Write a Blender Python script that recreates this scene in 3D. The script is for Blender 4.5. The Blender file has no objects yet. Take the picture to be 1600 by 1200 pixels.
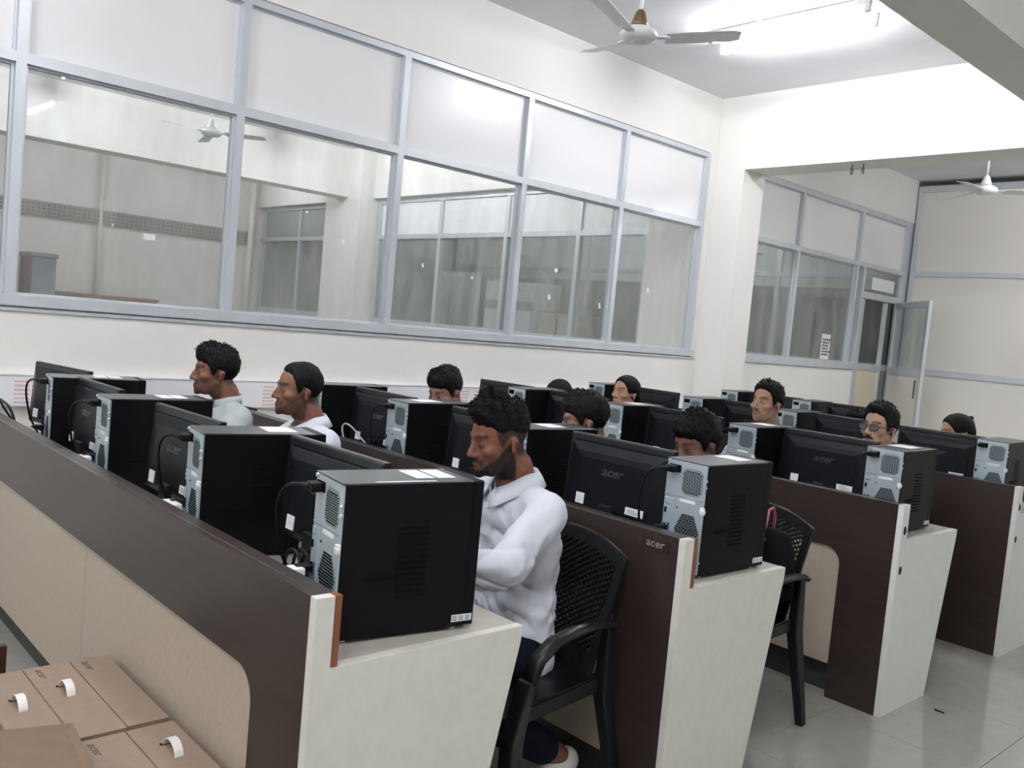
import bpy, bmesh, math, random
import numpy as np
from mathutils import Vector, Matrix, noise as mnoise

random.seed(7)
PI = math.pi
SC = bpy.context.scene
COL = SC.collection

# ------------------------------------------------------------------ camera, world, exposure
CAM_YAW, CAM_PITCH, CAM_ROLL, CAM_F = math.radians(47.29067), math.radians(-3.72329), math.radians(5.25844), 1386.674
_f = Vector((-math.sin(CAM_YAW) * math.cos(CAM_PITCH), math.cos(CAM_YAW) * math.cos(CAM_PITCH), math.sin(CAM_PITCH)))
_r = Vector((math.cos(CAM_YAW), math.sin(CAM_YAW), 0))
_u = _r.cross(_f)
_r2 = _r * math.cos(CAM_ROLL) + _u * math.sin(CAM_ROLL)
_u2 = _u * math.cos(CAM_ROLL) - _r * math.sin(CAM_ROLL)
cam_data = bpy.data.cameras.new('camera')
cam_data.sensor_width = 36
cam_data.lens = CAM_F / 1600 * 36
cam_data.clip_start = 0.05
cam = bpy.data.objects.new('camera', cam_data)
COL.objects.link(cam)
cam.matrix_world = Matrix(((_r2.x, _u2.x, -_f.x, 0), (_r2.y, _u2.y, -_f.y, 0), (_r2.z, _u2.z, -_f.z, 1.5), (0, 0, 0, 1)))
SC.camera = cam
world = bpy.data.worlds.new('world')
SC.world = world
world.use_nodes = True
world.node_tree.nodes['Background'].inputs[0].default_value = (0.8, 0.85, 0.95, 1)
world.node_tree.nodes['Background'].inputs[1].default_value = 0.25
SC.view_settings.view_transform = 'Standard'
SC.view_settings.look = 'None'
SC.view_settings.exposure = 1.13
SC.view_settings.gamma = 1
SC.view_settings.use_curve_mapping = False
SC.cycles.max_bounces = 10
SC.cycles.diffuse_bounces = 5
SC.cycles.transparent_max_bounces = 24
SC.cycles.use_denoising = True
SC.cycles.sample_clamp_indirect = 8
TUBE_POWER = 150.0

# ------------------------------------------------------------------ materials
def lin(c):
    c = c / 255
    return c / 12.92 if c <= 0.04045 else ((c + 0.055) / 1.055) ** 2.4
def S(r, g, b): return (lin(r), lin(g), lin(b), 1)

def mat(name, col, rough=0.5, metal=0.0, var=0.0, vscale=6.0, bump=0.0, bscale=60.0, spec=0.5, aniso=None, coat=0.0):
    m = bpy.data.materials.new(name)
    m.use_nodes = True
    nt = m.node_tree
    b = nt.nodes['Principled BSDF']
    b.inputs['Base Color'].default_value = col
    b.inputs['Roughness'].default_value = rough
    b.inputs['Metallic'].default_value = metal
    b.inputs['Specular IOR Level'].default_value = spec
    b.inputs['Coat Weight'].default_value = coat
    tc = nt.nodes.new('ShaderNodeTexCoord')
    mp = nt.nodes.new('ShaderNodeMapping')
    nt.links.new(tc.outputs['Object'], mp.inputs[0])
    if aniso: mp.inputs['Scale'].default_value = aniso
    if var > 0:
        n = nt.nodes.new('ShaderNodeTexNoise'); n.inputs['Scale'].default_value = vscale; n.inputs['Detail'].default_value = 6
        nt.links.new(mp.outputs[0], n.inputs['Vector'])
        r = nt.nodes.new('ShaderNodeValToRGB')
        r.color_ramp.elements[0].position = 0.3; r.color_ramp.elements[1].position = 0.7
        r.color_ramp.elements[0].color = (col[0] * (1 - var), col[1] * (1 - var), col[2] * (1 - var), 1)
        r.color_ramp.elements[1].color = (min(1, col[0] * (1 + var)), min(1, col[1] * (1 + var)), min(1, col[2] * (1 + var)), 1)
        nt.links.new(n.outputs[0], r.inputs[0]); nt.links.new(r.outputs[0], b.inputs['Base Color'])
    if bump > 0:
        n2 = nt.nodes.new('ShaderNodeTexNoise'); n2.inputs['Scale'].default_value = bscale; n2.inputs['Detail'].default_value = 4
        nt.links.new(mp.outputs[0], n2.inputs['Vector'])
        bp = nt.nodes.new('ShaderNodeBump'); bp.inputs['Strength'].default_value = bump; bp.inputs['Distance'].default_value = 0.01
        nt.links.new(n2.outputs[0], bp.inputs['Height']); nt.links.new(bp.outputs[0], b.inputs['Normal'])
    return m

def emit(name, col, strength):
    m = bpy.data.materials.new(name); m.use_nodes = True
    nt = m.node_tree; nt.nodes.clear()
    e = nt.nodes.new('ShaderNodeEmission'); e.inputs[0].default_value = col; e.inputs[1].default_value = strength
    o = nt.nodes.new('ShaderNodeOutputMaterial'); nt.links.new(e.outputs[0], o.inputs[0])
    return m

def glass_mat(name, tint=(0.93, 0.95, 0.945, 1), haze=0.06):
    m = bpy.data.materials.new(name); m.use_nodes = True
    nt = m.node_tree; nt.nodes.clear()
    o = nt.nodes.new('ShaderNodeOutputMaterial')
    tr = nt.nodes.new('ShaderNodeBsdfTransparent'); tr.inputs[0].default_value = tint
    gl = nt.nodes.new('ShaderNodeBsdfGlossy'); gl.inputs['Roughness'].default_value = 0.02
    df = nt.nodes.new('ShaderNodeBsdfDiffuse'); df.inputs[0].default_value = (0.75, 0.74, 0.7, 1)
    fr = nt.nodes.new('ShaderNodeFresnel')
    ge = nt.nodes.new('ShaderNodeNewGeometry')
    io = nt.nodes.new('ShaderNodeMath'); io.operation = 'MULTIPLY_ADD'
    io.inputs[1].default_value = 1 / 1.45 - 1.45; io.inputs[2].default_value = 1.45
    nt.links.new(ge.outputs['Backfacing'], io.inputs[0]); nt.links.new(io.outputs[0], fr.inputs[0])
    tc = nt.nodes.new('ShaderNodeTexCoord')
    mp = nt.nodes.new('ShaderNodeMapping'); mp.inputs['Scale'].default_value = (2, 3, 0.7)
    n = nt.nodes.new('ShaderNodeTexNoise'); n.inputs['Scale'].default_value = 2.5; n.inputs['Detail'].default_value = 7
    nt.links.new(tc.outputs['Object'], mp.inputs[0]); nt.links.new(mp.outputs[0], n.inputs['Vector'])
    mr = nt.nodes.new('ShaderNodeMapRange'); mr.inputs['From Min'].default_value = 0.35; mr.inputs['From Max'].default_value = 0.75
    mr.inputs['To Min'].default_value = haze * 0.5; mr.inputs['To Max'].default_value = haze * 1.9
    nt.links.new(n.outputs[0], mr.inputs[0])
    m1 = nt.nodes.new('ShaderNodeMixShader'); m2 = nt.nodes.new('ShaderNodeMixShader')
    nt.links.new(mr.outputs[0], m1.inputs[0]); nt.links.new(tr.outputs[0], m1.inputs[1]); nt.links.new(df.outputs[0], m1.inputs[2])
    nt.links.new(fr.outputs[0], m2.inputs[0]); nt.links.new(m1.outputs[0], m2.inputs[1]); nt.links.new(gl.outputs[0], m2.inputs[2])
    nt.links.new(m2.outputs[0], o.inputs[0])
    return m

def cloth_mat(name, col):
    m = mat(name, col, 0.85, var=0.03, vscale=10, spec=0.2)
    nt = m.node_tree; b = nt.nodes['Principled BSDF']
    tc = nt.nodes.new('ShaderNodeTexCoord'); mp = nt.nodes.new('ShaderNodeMapping'); mp.inputs['Scale'].default_value = (1.0, 0.8, 0.55)
    mp.inputs['Rotation'].default_value = (0.5, 0.2, 0.3)
    n = nt.nodes.new('ShaderNodeTexNoise'); n.noise_type = 'RIDGED_MULTIFRACTAL'; n.normalize = True
    n.inputs['Scale'].default_value = 7.5; n.inputs['Detail'].default_value = 2.5; n.inputs['Distortion'].default_value = 0.6
    n3 = nt.nodes.new('ShaderNodeTexNoise'); n3.inputs['Scale'].default_value = 240
    ad = nt.nodes.new('ShaderNodeMath'); ad.operation = 'MULTIPLY_ADD'; ad.inputs[1].default_value = 0.004
    nt.links.new(tc.outputs['Object'], mp.inputs[0]); nt.links.new(mp.outputs[0], n.inputs['Vector']); nt.links.new(tc.outputs['Object'], n3.inputs['Vector'])
    nt.links.new(n3.outputs[0], ad.inputs[0]); nt.links.new(n.outputs[0], ad.inputs[2])
    bp = nt.nodes.new('ShaderNodeBump'); bp.inputs['Strength'].default_value = 0.9; bp.inputs['Distance'].default_value = 0.06
    nt.links.new(ad.outputs[0], bp.inputs['Height']); nt.links.new(bp.outputs[0], b.inputs['Normal'])
    return m
def attr_mat(name, rough=0.55, bump=0.0, bscale=300.0, spec=0.4, sss=0.0):
    m = bpy.data.materials.new(name); m.use_nodes = True
    nt = m.node_tree; b = nt.nodes['Principled BSDF']
    a = nt.nodes.new('ShaderNodeAttribute'); a.attribute_name = 'tone'
    nt.links.new(a.outputs['Color'], b.inputs['Base Color'])
    b.inputs['Roughness'].default_value = rough; b.inputs['Specular IOR Level'].default_value = spec
    if bump:
        tc = nt.nodes.new('ShaderNodeTexCoord')
        n2 = nt.nodes.new('ShaderNodeTexNoise'); n2.inputs['Scale'].default_value = bscale
        nt.links.new(tc.outputs['Object'], n2.inputs['Vector'])
        bp = nt.nodes.new('ShaderNodeBump'); bp.inputs['Strength'].default_value = bump; bp.inputs['Distance'].default_value = 0.004
        nt.links.new(n2.outputs[0], bp.inputs['Height']); nt.links.new(bp.outputs[0], b.inputs['Normal'])
    return m

M = {}
M['wall'] = mat('cream_wall_paint', (0.80, 0.785, 0.752, 1), 0.75, var=0.03, vscale=1.6, bump=0.06, bscale=40)
M['spandrel'] = M['wall']
M['ceiling'] = mat('white_ceiling_paint', (0.79, 0.785, 0.82, 1), 0.9, var=0.03, vscale=2.5, bump=0.05, bscale=30)
M['beam_dark'] = M['wall']
M['alum'] = mat('brushed_aluminium', (0.60, 0.63, 0.67, 1), 0.42, 0.4, var=0.05, vscale=8, aniso=(1, 1, 0.1))
M['laminate_white'] = mat('white_laminate_panel', (0.80, 0.80, 0.81, 1), 0.28, var=0.02, vscale=1.2)
M['laminate_cream'] = mat('cream_laminate_panel', (0.72, 0.695, 0.64, 1), 0.45, var=0.03, vscale=1.2)
M['glass'] = glass_mat('window_glass')
M['glass2'] = glass_mat('green_grey_glass', (0.84, 0.88, 0.87, 1), 0.13)
M['floor_tile'] = mat('vitrified_floor_tile', (0.36, 0.355, 0.325, 1), 0.08, var=0.05, vscale=14, spec=0.5)
M['grout'] = mat('floor_grout', (0.22, 0.215, 0.2, 1), 0.8)
M['brown'] = mat('dark_brown_laminate', (0.030, 0.020, 0.017, 1), 0.34, var=0.18, vscale=5, aniso=(1, 1, 6), bump=0.03, bscale=200)
M['brown_edge'] = mat('red_brown_edge_band', (0.20, 0.068, 0.032, 1), 0.45, var=0.15, vscale=20)
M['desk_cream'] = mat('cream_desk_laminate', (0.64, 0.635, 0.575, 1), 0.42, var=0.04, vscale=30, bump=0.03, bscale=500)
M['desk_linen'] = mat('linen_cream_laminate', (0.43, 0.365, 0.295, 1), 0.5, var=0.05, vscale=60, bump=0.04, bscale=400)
M['desk_top'] = mat('beige_worktop_laminate', (0.42, 0.395, 0.345, 1), 0.34, var=0.04, vscale=20)
M['desk_white'] = mat('white_end_laminate', (0.70, 0.715, 0.68, 1), 0.42, var=0.03, vscale=20)
M['plinth'] = mat('dark_skirting', (0.035, 0.037, 0.032, 1), 0.5)
M['hole'] = mat('dark_screw_hole', (0.012, 0.01, 0.01, 1), 0.8)
M['case'] = mat('black_steel_case', (0.004, 0.0042, 0.005, 1), 0.42, var=0.1, vscale=30, bump=0.03, bscale=600, spec=0.10)
M['case_top'] = mat('sheened_case_top', (0.03, 0.031, 0.033, 1), 0.30, bump=0.03, bscale=600)  # dark grey lid, colour lightened for its sheen at grazing angles
M['chassis'] = mat('zinc_plated_steel', (0.52, 0.61, 0.65, 1), 0.38, 0.55, var=0.06, vscale=18)
M['mesh_grey'] = mat('grille_steel', (0.30, 0.36, 0.38, 1), 0.45, 0.5)
M['slot'] = mat('dark_slot', (0.004, 0.004, 0.005, 1), 0.8, spec=0.05)
M['white_plastic'] = mat('white_plastic', (0.78, 0.78, 0.78, 1), 0.4)
M['label'] = mat('white_paper_label', (0.76, 0.77, 0.78, 1), 0.55, var=0.03, vscale=40)
M['ink'] = mat('grey_print', (0.20, 0.20, 0.22, 1), 0.6)
M['monitor'] = mat('black_monitor_plastic', (0.006, 0.0068, 0.009, 1), 0.36, bump=0.02, bscale=700, spec=0.18)
M['monitor_band'] = mat('black_monitor_rim', (0.011, 0.0122, 0.0152, 1), 0.33, bump=0.02, bscale=700, spec=0.4)
M['logo'] = mat('dark_grey_logo', (0.045, 0.046, 0.05, 1), 0.3)
M['screen'] = mat('screen_glass', (0.02, 0.025, 0.03, 1), 0.15)
M['cable'] = mat('black_rubber_cable', (0.004, 0.004, 0.005, 1), 0.5, spec=0.2)
M['cable_grey'] = mat('pale_grey_cable', (0.35, 0.34, 0.36, 1), 0.45)
M['port_blue'] = mat('blue_port', (0.02, 0.05, 0.16, 1), 0.4)
M['teal'] = mat('teal_print', (0.16, 0.36, 0.38, 1), 0.5)
M['chair'] = mat('black_chair_plastic', (0.005, 0.0055, 0.0062, 1), 0.4, spec=0.25, bump=0.02, bscale=300)
M['carton'] = mat('kraft_cardboard', (0.25, 0.18, 0.13, 1), 0.8, var=0.06, vscale=25, bump=0.04, bscale=120)
M['carton_dark'] = mat('kraft_cardboard_flap', (0.165, 0.11, 0.072, 1), 0.85, var=0.06, vscale=25, bump=0.04, bscale=120)
M['carton_print'] = mat('box_print', (0.07, 0.05, 0.04, 1), 0.8)
M['strap_white'] = mat('white_handle_plastic', (0.74, 0.72, 0.70, 1), 0.35)
M['board'] = mat('dark_brown_board', (0.045, 0.016, 0.010, 1), 0.5)
M['trunk'] = mat('white_pvc_trunking', (0.78, 0.79, 0.82, 1), 0.35)
M['red_print'] = mat('red_print', (0.68, 0.42, 0.44, 1), 0.6)
M['fan_white'] = mat('grey_white_fan_paint', (0.84, 0.845, 0.855, 1), 0.4)
M['fan_bright'] = mat('white_fan_plastic', (0.80, 0.81, 0.84, 1), 0.35)
M['fan_gold'] = mat('bronze_fan_canopy', (0.23, 0.155, 0.075, 1), 0.4, 0.4)
M['tube'] = emit('lit_fluorescent_tube', (0.95, 0.965, 1.0, 1), TUBE_POWER)
M['batten'] = mat('white_batten', (0.8, 0.8, 0.82, 1), 0.4)
M['metal_dark'] = mat('dark_metal', (0.10, 0.095, 0.09, 1), 0.5, 0.5)
M['shirt'] = cloth_mat('white_cotton_shirt', (0.60, 0.62, 0.68, 1))
M['shirt_grey'] = cloth_mat('grey_green_cotton_shirt', (0.40, 0.44, 0.44, 1))
M['shirt_dark'] = cloth_mat('dark_cotton_shirt', (0.02, 0.02, 0.028, 1))
M['kurta'] = cloth_mat('maroon_cotton_kurta', (0.08, 0.03, 0.035, 1))
M['trouser'] = mat('navy_trouser_cloth', (0.006, 0.008, 0.016, 1), 0.9, spec=0.1, bump=0.2, bscale=40)
M['shoe'] = mat('pale_canvas_shoe', (0.62, 0.60, 0.57, 1), 0.7)
M['skin'] = attr_mat('skin', 0.55, 0.05, 250, spec=0.25)
M['eye'] = attr_mat('eye', 0.2)
M['hair'] = mat('black_hair', (0.003, 0.003, 0.0034, 1), 0.6, spec=0.14, var=0.3, vscale=80, aniso=(1, 1, 0.3), bump=0.5, bscale=120)
M['specs'] = mat('dark_spectacle_frame', (0.012, 0.011, 0.014, 1), 0.3)
M['lens'] = glass_mat('spectacle_lens', (0.72, 0.74, 0.86, 1), 0.04)
M['bag'] = mat('black_bag_fabric', (0.004, 0.004, 0.005, 1), 0.8, spec=0.1, bump=0.2, bscale=200)
M['bag_red'] = mat('pink_red_strap', (0.30, 0.075, 0.10, 1), 0.6)
M['cabinet'] = mat('blue_grey_steel_cabinet', (0.22, 0.24, 0.28, 1), 0.5)
M['cabinet_dark'] = mat('maroon_brown_cabinet', (0.10, 0.06, 0.07, 1), 0.5)
M['wood_low'] = mat('red_brown_wood', (0.26, 0.12, 0.08, 1), 0.5, var=0.15, vscale=6)
M['tray'] = mat('grey_perforated_tray', (0.34, 0.335, 0.31, 1), 0.6)
M['curtain'] = mat('pale_curtain', (0.62, 0.60, 0.60, 1), 0.8)
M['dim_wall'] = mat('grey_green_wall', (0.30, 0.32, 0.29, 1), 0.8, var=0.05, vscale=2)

# ------------------------------------------------------------------ mesh helpers
class MB:
    def __init__(self): self.v = []; self.f = []; self.m = []; self.s = []
    def add(self, vs, fs, mi=0, smooth=False):
        o = len(self.v)
        self.v += [tuple(p) for p in vs]
        for q in fs:
            self.f.append(tuple(i + o for i in q)); self.m.append(mi); self.s.append(smooth)
        return self
    def box(self, x0, x1, y0, y1, z0, z1, mi=0, R=None):
        vs = [Vector((x, y, z)) for z in (z0, z1) for y in (y0, y1) for x in (x0, x1)]
        if R is not None: vs = [R @ p for p in vs]
        return self.add(vs, [(0, 2, 3, 1), (4, 5, 7, 6), (0, 1, 5, 4), (2, 6, 7, 3), (0, 4, 6, 2), (1, 3, 7, 5)], mi)
    def prism(self, poly, axis, a, b, mi=0, smooth=False):
        n = len(poly)
        def P(p, t):
            return {'x': (t, p[0], p[1]), 'y': (p[0], t, p[1]), 'z': (p[0], p[1], t)}[axis]
        vs = [P(p, a) for p in poly] + [P(p, b) for p in poly]
        fs = [tuple(range(n))[::-1], tuple(range(n, 2 * n))]
        self.add(vs, fs, mi, False)
        o = len(self.v) - 2 * n
        for i in range(n):
            j = (i + 1) % n
            self.f.append((o + i, o + j, o + n + j, o + n + i)); self.m.append(mi); self.s.append(smooth)
        return self
    def loft(self, rings, cap=True, mi=0, smooth=True, closed=True):
        n = len(rings[0]); o = len(self.v)
        for r in rings: self.v += [tuple(p) for p in r]
        for k in range(len(rings) - 1):
            for i in range(n if closed else n - 1):
                j = (i + 1) % n
                self.f.append((o + k * n + i, o + k * n + j, o + (k + 1) * n + j, o + (k + 1) * n + i)); self.m.append(mi); self.s.append(smooth)
        if cap:
            self.f.append(tuple(o + i for i in range(n))[::-1]); self.m.append(mi); self.s.append(False)
            q = o + (len(rings) - 1) * n
            self.f.append(tuple(q + i for i in range(n))); self.m.append(mi); self.s.append(False)
        return self
    def cyl(self, p0, p1, r0, r1=None, n=12, mi=0, smooth=True):
        return self.tube([p0, p1], [r0, r0 if r1 is None else r1], n, mi, smooth)
    def tube(self, path, rad, n=8, mi=0, smooth=True, cap=True):
        P = [Vector(p) for p in path]
        if not hasattr(rad, '__len__'): rad = [rad] * len(P)
        rings = []; up = None
        for i, p in enumerate(P):
            t = (P[min(i + 1, len(P) - 1)] - P[max(i - 1, 0)]).normalized()
            if up is None:
                up = Vector((0, 0, 1)) if abs(t.z) < 0.9 else Vector((1, 0, 0))
            a = up - t * up.dot(t)
            if a.length < 1e-6: a = t.orthogonal()
            a.normalize(); b = t.cross(a); up = a
            rings.append([p + (a * math.cos(2 * PI * k / n) + b * math.sin(2 * PI * k / n)) * rad[i] for k in range(n)])
        return self.loft(rings, cap, mi, smooth)
    def lathe(self, prof, n=24, mi=0, o=(0, 0, 0), smooth=True, cap=True):
        rings = [[(o[0] + r * math.cos(2 * PI * k / n), o[1] + r * math.sin(2 * PI * k / n), o[2] + z) for k in range(n)] for r, z in prof]
        return self.loft(rings, cap, mi, smooth)
    def ell(self, c, r, R=None, nu=16, nv=10, mi=0):
        c = Vector(c); rings = []
        for j in range(1, nv):
            th = PI * j / nv; ring = []
            for i in range(nu):
                ph = 2 * PI * i / nu
                p = Vector((r[0] * math.sin(th) * math.cos(ph), r[1] * math.sin(th) * math.sin(ph), -r[2] * math.cos(th)))
                if R is not None: p = R @ p
                ring.append(c + p)
            rings.append(ring)
        o = len(self.v)
        self.loft(rings, False, mi, True)
        bot = Vector((0, 0, -r[2])); top = Vector((0, 0, r[2]))
        if R is not None: bot = R @ bot; top = R @ top
        self.v += [tuple(c + bot), tuple(c + top)]; ib = len(self.v) - 2; it = ib + 1
        q = o + (nv - 2) * nu
        for i in range(nu):
            j = (i + 1) % nu
            self.f.append((ib, o + j, o + i)); self.m.append(mi); self.s.append(True)
            self.f.append((it, q + i, q + j)); self.m.append(mi); self.s.append(True)
        return self
    def mesh(self, name, mats):
        me = bpy.data.meshes.new(name)
        me.from_pydata(self.v, [], self.f)
        for m_ in (mats if isinstance(mats, (list, tuple)) else [mats]): me.materials.append(m_)
        me.polygons.foreach_set('material_index', self.m)
        me.polygons.foreach_set('use_smooth', self.s)
        me.update()
        return me
    def build(self, name, mats, parent=None, loc=None, bevel=0.0, seg=2, recalc=True):
        me = self.mesh(name, mats)
        if recalc:
            b = bmesh.new(); b.from_mesh(me); bmesh.ops.recalc_face_normals(b, faces=b.faces); b.to_mesh(me); b.free()
        o = bpy.data.objects.new(name, me); COL.objects.link(o)
        if parent is not None: o.parent = parent
        if loc is not None: o.location = loc
        if bevel:
            mod = o.modifiers.new('bevel', 'BEVEL'); mod.width = bevel; mod.segments = seg; mod.limit_method = 'ANGLE'
        return o

def tag(o, label=None, cat=None, group=None, kind=None):
    if label: o['label'] = label
    if cat: o['category'] = cat
    if group: o['group'] = group
    if kind: o['kind'] = kind
    return o
def empty(name, loc=(0, 0, 0), rz=0.0, label=None, cat=None, group=None, kind=None):
    o = bpy.data.objects.new(name, None); COL.objects.link(o)
    o.empty_display_size = 0.1
    o.location = loc; o.rotation_euler = (0, 0, rz)
    return tag(o, label, cat, group, kind)
def kids(o): return [c for c in bpy.data.objects if c.parent == o]
TREE = {}
def copy_tree(o, parent=None):
    c = o.copy(); COL.objects.link(c)
    if parent is not None: c.parent = parent
    for ch in list(o.children): copy_tree(ch, c)
    return c
def struct(name, mb, m, parent=None, bevel=0.0):
    o = mb.build(name, m, parent, bevel=bevel)
    if parent is None: o['kind'] = 'structure'
    return o
def text_obj(name, body, size, m, parent, Mx, extrude=0.0006, shear=0.0, sx=1.0, weight=0.0):
    cu = bpy.data.curves.new(name, 'FONT'); cu.body = body; cu.size = size; cu.extrude = extrude
    cu.align_x = 'CENTER'; cu.align_y = 'CENTER'; cu.shear = shear; cu.offset = weight; cu.resolution_u = 3
    t = bpy.data.objects.new('tmp_text', cu); COL.objects.link(t)
    dg = bpy.context.evaluated_depsgraph_get()
    me = bpy.data.meshes.new_from_object(t.evaluated_get(dg))
    bpy.data.objects.remove(t); bpy.data.curves.remove(cu)
    me.name = name
    me.transform(Matrix.Diagonal((sx, 1, 1, 1))); me.transform(Mx)
    me.materials.clear(); me.materials.append(m)
    o = bpy.data.objects.new(name, me); COL.objects.link(o); o.parent = parent
    return o

# ------------------------------------------------------------------ lamps (battens with lit tubes; the unseen ones are added fill)
TUBE_N = [0]
TUBES = {}
def tube_light(cx, cy, z, label, along='x', L=1.2, group=None, power=1.0):
    if power not in TUBES: TUBES[power] = emit('lit_fluorescent_tube', (0.95, 0.965, 1.0, 1), TUBE_POWER * power)
    t = empty('tube_light', (cx, cy, z), 0 if along == 'x' else PI / 2, label, 'light', group)
    MB().box(-L / 2 - 0.02, L / 2 + 0.02, -0.02, 0.02, 0.028, 0.07).build('batten', M['batten'], t, bevel=0.004)
    MB().cyl((-L / 2 + 0.02, 0, 0), (L / 2 - 0.02, 0, 0), 0.015, n=12).build('tube', TUBES[power], t)
    for s in (-1, 1):
        MB().box(s * L / 2 - 0.018, s * L / 2 + 0.018, -0.017, 0.017, -0.018, 0.03).build('lamp_holder', M['batten'], t, bevel=0.003)
    return t
CEIL = 3.81
tube_light(-3.60, 5.77, CEIL - 0.07, 'lit white ceiling tube light, of the pair the one nearer the bright cross beam', group='ceiling tube lights in the front room', power=0.5)
tube_light(-3.52, 5.50, CEIL - 0.07, 'lit white tube light on the ceiling beside the fan, farther from the cross beam', group='ceiling tube lights in the front room', power=0.5)
tube_light(-2.9, 1.5, CEIL - 0.07, 'added fill tube light on the ceiling above the front desk row, out of the photo', group='added unseen tube lights', power=0.7)  # unseen tube added to light the front desks
tube_light(-0.2, 0.6, CEIL - 0.07, 'added fill tube light on the ceiling above the aisle, out of the photo', group='added unseen tube lights')  # unseen tube added as fill over the aisle
tube_light(-3.4, -0.8, CEIL - 0.07, 'added fill tube light on the ceiling behind the camera on its left, out of the photo', group='added unseen tube lights')  # added behind the view to brighten the front desk's back panel
tube_light(0.2, -1.4, CEIL - 0.07, 'added fill tube light on the ceiling behind the camera, out of the photo', group='added unseen tube lights')  # second tube added behind the view as front fill
tube_light(2.6, 3.2, CEIL - 0.07, 'added fill tube light on the ceiling right of the long beam, out of the photo', group='added unseen tube lights', power=0.9)  # unseen tube added to light the aisle side from the right
tube_light(0.8, 9.4, CEIL - 0.07, 'added fill tube light on the far bay ceiling, out of the photo', group='added unseen tube lights')  # unseen tube added to light the far bay
tube_light(-10.12, 2.86, CEIL - 0.07, 'lit tube light seen through the leftmost large pane', group='tube lights behind the glass', power=0.55)
tube_light(-10.05, 5.68, CEIL - 0.07, 'lit tube light seen through the second large pane, under the mid rail', group='tube lights behind the glass', power=0.55)
tube_light(-7.9, 5.7, CEIL - 0.07, 'added fill tube light hidden by the white upper panels of the glazed wall', group='added unseen tube lights', power=0.55)  # hidden tube added to brighten the inner cross beam
tube_light(-7.4, 2.0, CEIL - 0.07, 'added fill tube light near the front end of the room behind the glass, out of sight', group='added unseen tube lights', power=0.55)  # unseen tube added to lift the room behind the glass

tube_light(-13.0, 3.0, CEIL - 0.07, 'added fill tube light beyond the inner long beam behind the glass, out of sight', group='added unseen tube lights', power=0.34)  # hidden tube added to lighten the corridor past the inner beam
tube_light(-13.0, 6.0, CEIL - 0.07, 'added fill tube light near the far corner behind the glass, out of sight', group='added unseen tube lights', power=0.28)  # another hidden tube, added to lift the corridor's far corner
tube_light(-9.0, 9.0, CEIL - 0.07, 'added fill tube light in the far inner bay behind the glass, out of sight', group='added unseen tube lights', power=0.8)  # hidden tube added to brighten the bay past the inner partition
tube_light(-2.2, 8.9, CEIL - 0.07, 'added fill tube light on the far bay ceiling hidden behind the cross beam', group='added unseen tube lights')  # hidden tube added to brighten the far partition
# ------------------------------------------------------------------ room shell
WX = -5.1          # room face of the glazed wall
YB0, YB1 = 7.07, 7.42   # cross beam
YE = 11.45         # far partition
fl = struct('floor', MB().box(-15, 4.6, -2.8, 15.5, -0.12, -0.012), M['grout'])
tile_me = MB().box(0.0012, 0.5988, 0.0012, 0.5988, -0.012, 0).mesh('tile', M['floor_tile'])
for i in range(-7, 5):
    for j in range(-4, 19):
        o = bpy.data.objects.new('tile', tile_me); COL.objects.link(o); o.parent = fl
        o.location = (-1.116 + 0.6 * i, 0.57 + 0.6 * j, 0)
struct('floor_back', MB().box(-15, -5.4, -2.8, 15.5, -0.012, 0.0), M['floor_tile'])
struct('ceiling', MB().box(-15, 4.6, -2.8, 15.5, CEIL, CEIL + 0.12), M['ceiling'])
wl = MB()
wl.box(WX - 0.15, WX, -2.6, YB0, 0, 1.362)
wl.box(WX - 0.15, WX, YB1, 10.22, 0, 1.345)
wl.box(WX - 0.15, WX, -2.6, YB0, 3.29, CEIL)
wl.box(WX - 0.15, WX, YB1, YE, 3.27, CEIL)
struct('wall_left', wl, M['wall'])
struct('wall_right', MB().box(4.5, 4.65, -2.7, 15.5, 0, CEIL), M['wall'])
struct('wall_front', MB().box(-15, 4.6, -2.75, -2.6, 0, CEIL), M['wall'])
struct('column', MB().box(-5.85, -4.78, YB0 + 0.004, YB1, 0, CEIL), M['wall'])
struct('column_aisle', MB().box(-2.04, -1.74, YB0 + 0.004, YB1, 0, 3.13), M['wall'])
struct('beam_cross', MB().box(-4.78, 4.5, YB0, YB1, 3.13, CEIL), M['wall'])
struct('beam_long', MB().box(-2.04, -1.74, -2.6, YB0, 3.13, CEIL), M['beam_dark'])

def mullion(y, z0, z1, parent, x=WX, w=0.05, shoulder=0.014, depth=0.06):
    h = w / 2; s = h + shoulder
    poly = [(x - depth + 0.015, y - s), (x - 0.012, y - s), (x - 0.012, y - h), (x + 0.016, y - h), (x + 0.016, y + h), (x - 0.012, y + h), (x - 0.012, y + s), (x - depth + 0.015, y + s)]
    return MB().prism(poly, 'z', z0, z1).build('mullion', M['alum'], parent)
def rail_y(y0, y1, z0, z1, parent, x=WX, name='rail', out=0.016):
    poly = [(x - 0.05, z0 - 0.012), (x - 0.014, z0 - 0.012), (x - 0.014, z0), (x + out, z0), (x + out, z1), (x - 0.014, z1), (x - 0.014, z1 + 0.012), (x - 0.05, z1 + 0.012)]
    return MB().prism(poly, 'y', y0, y1).build(name, M['alum'], parent)

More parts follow.
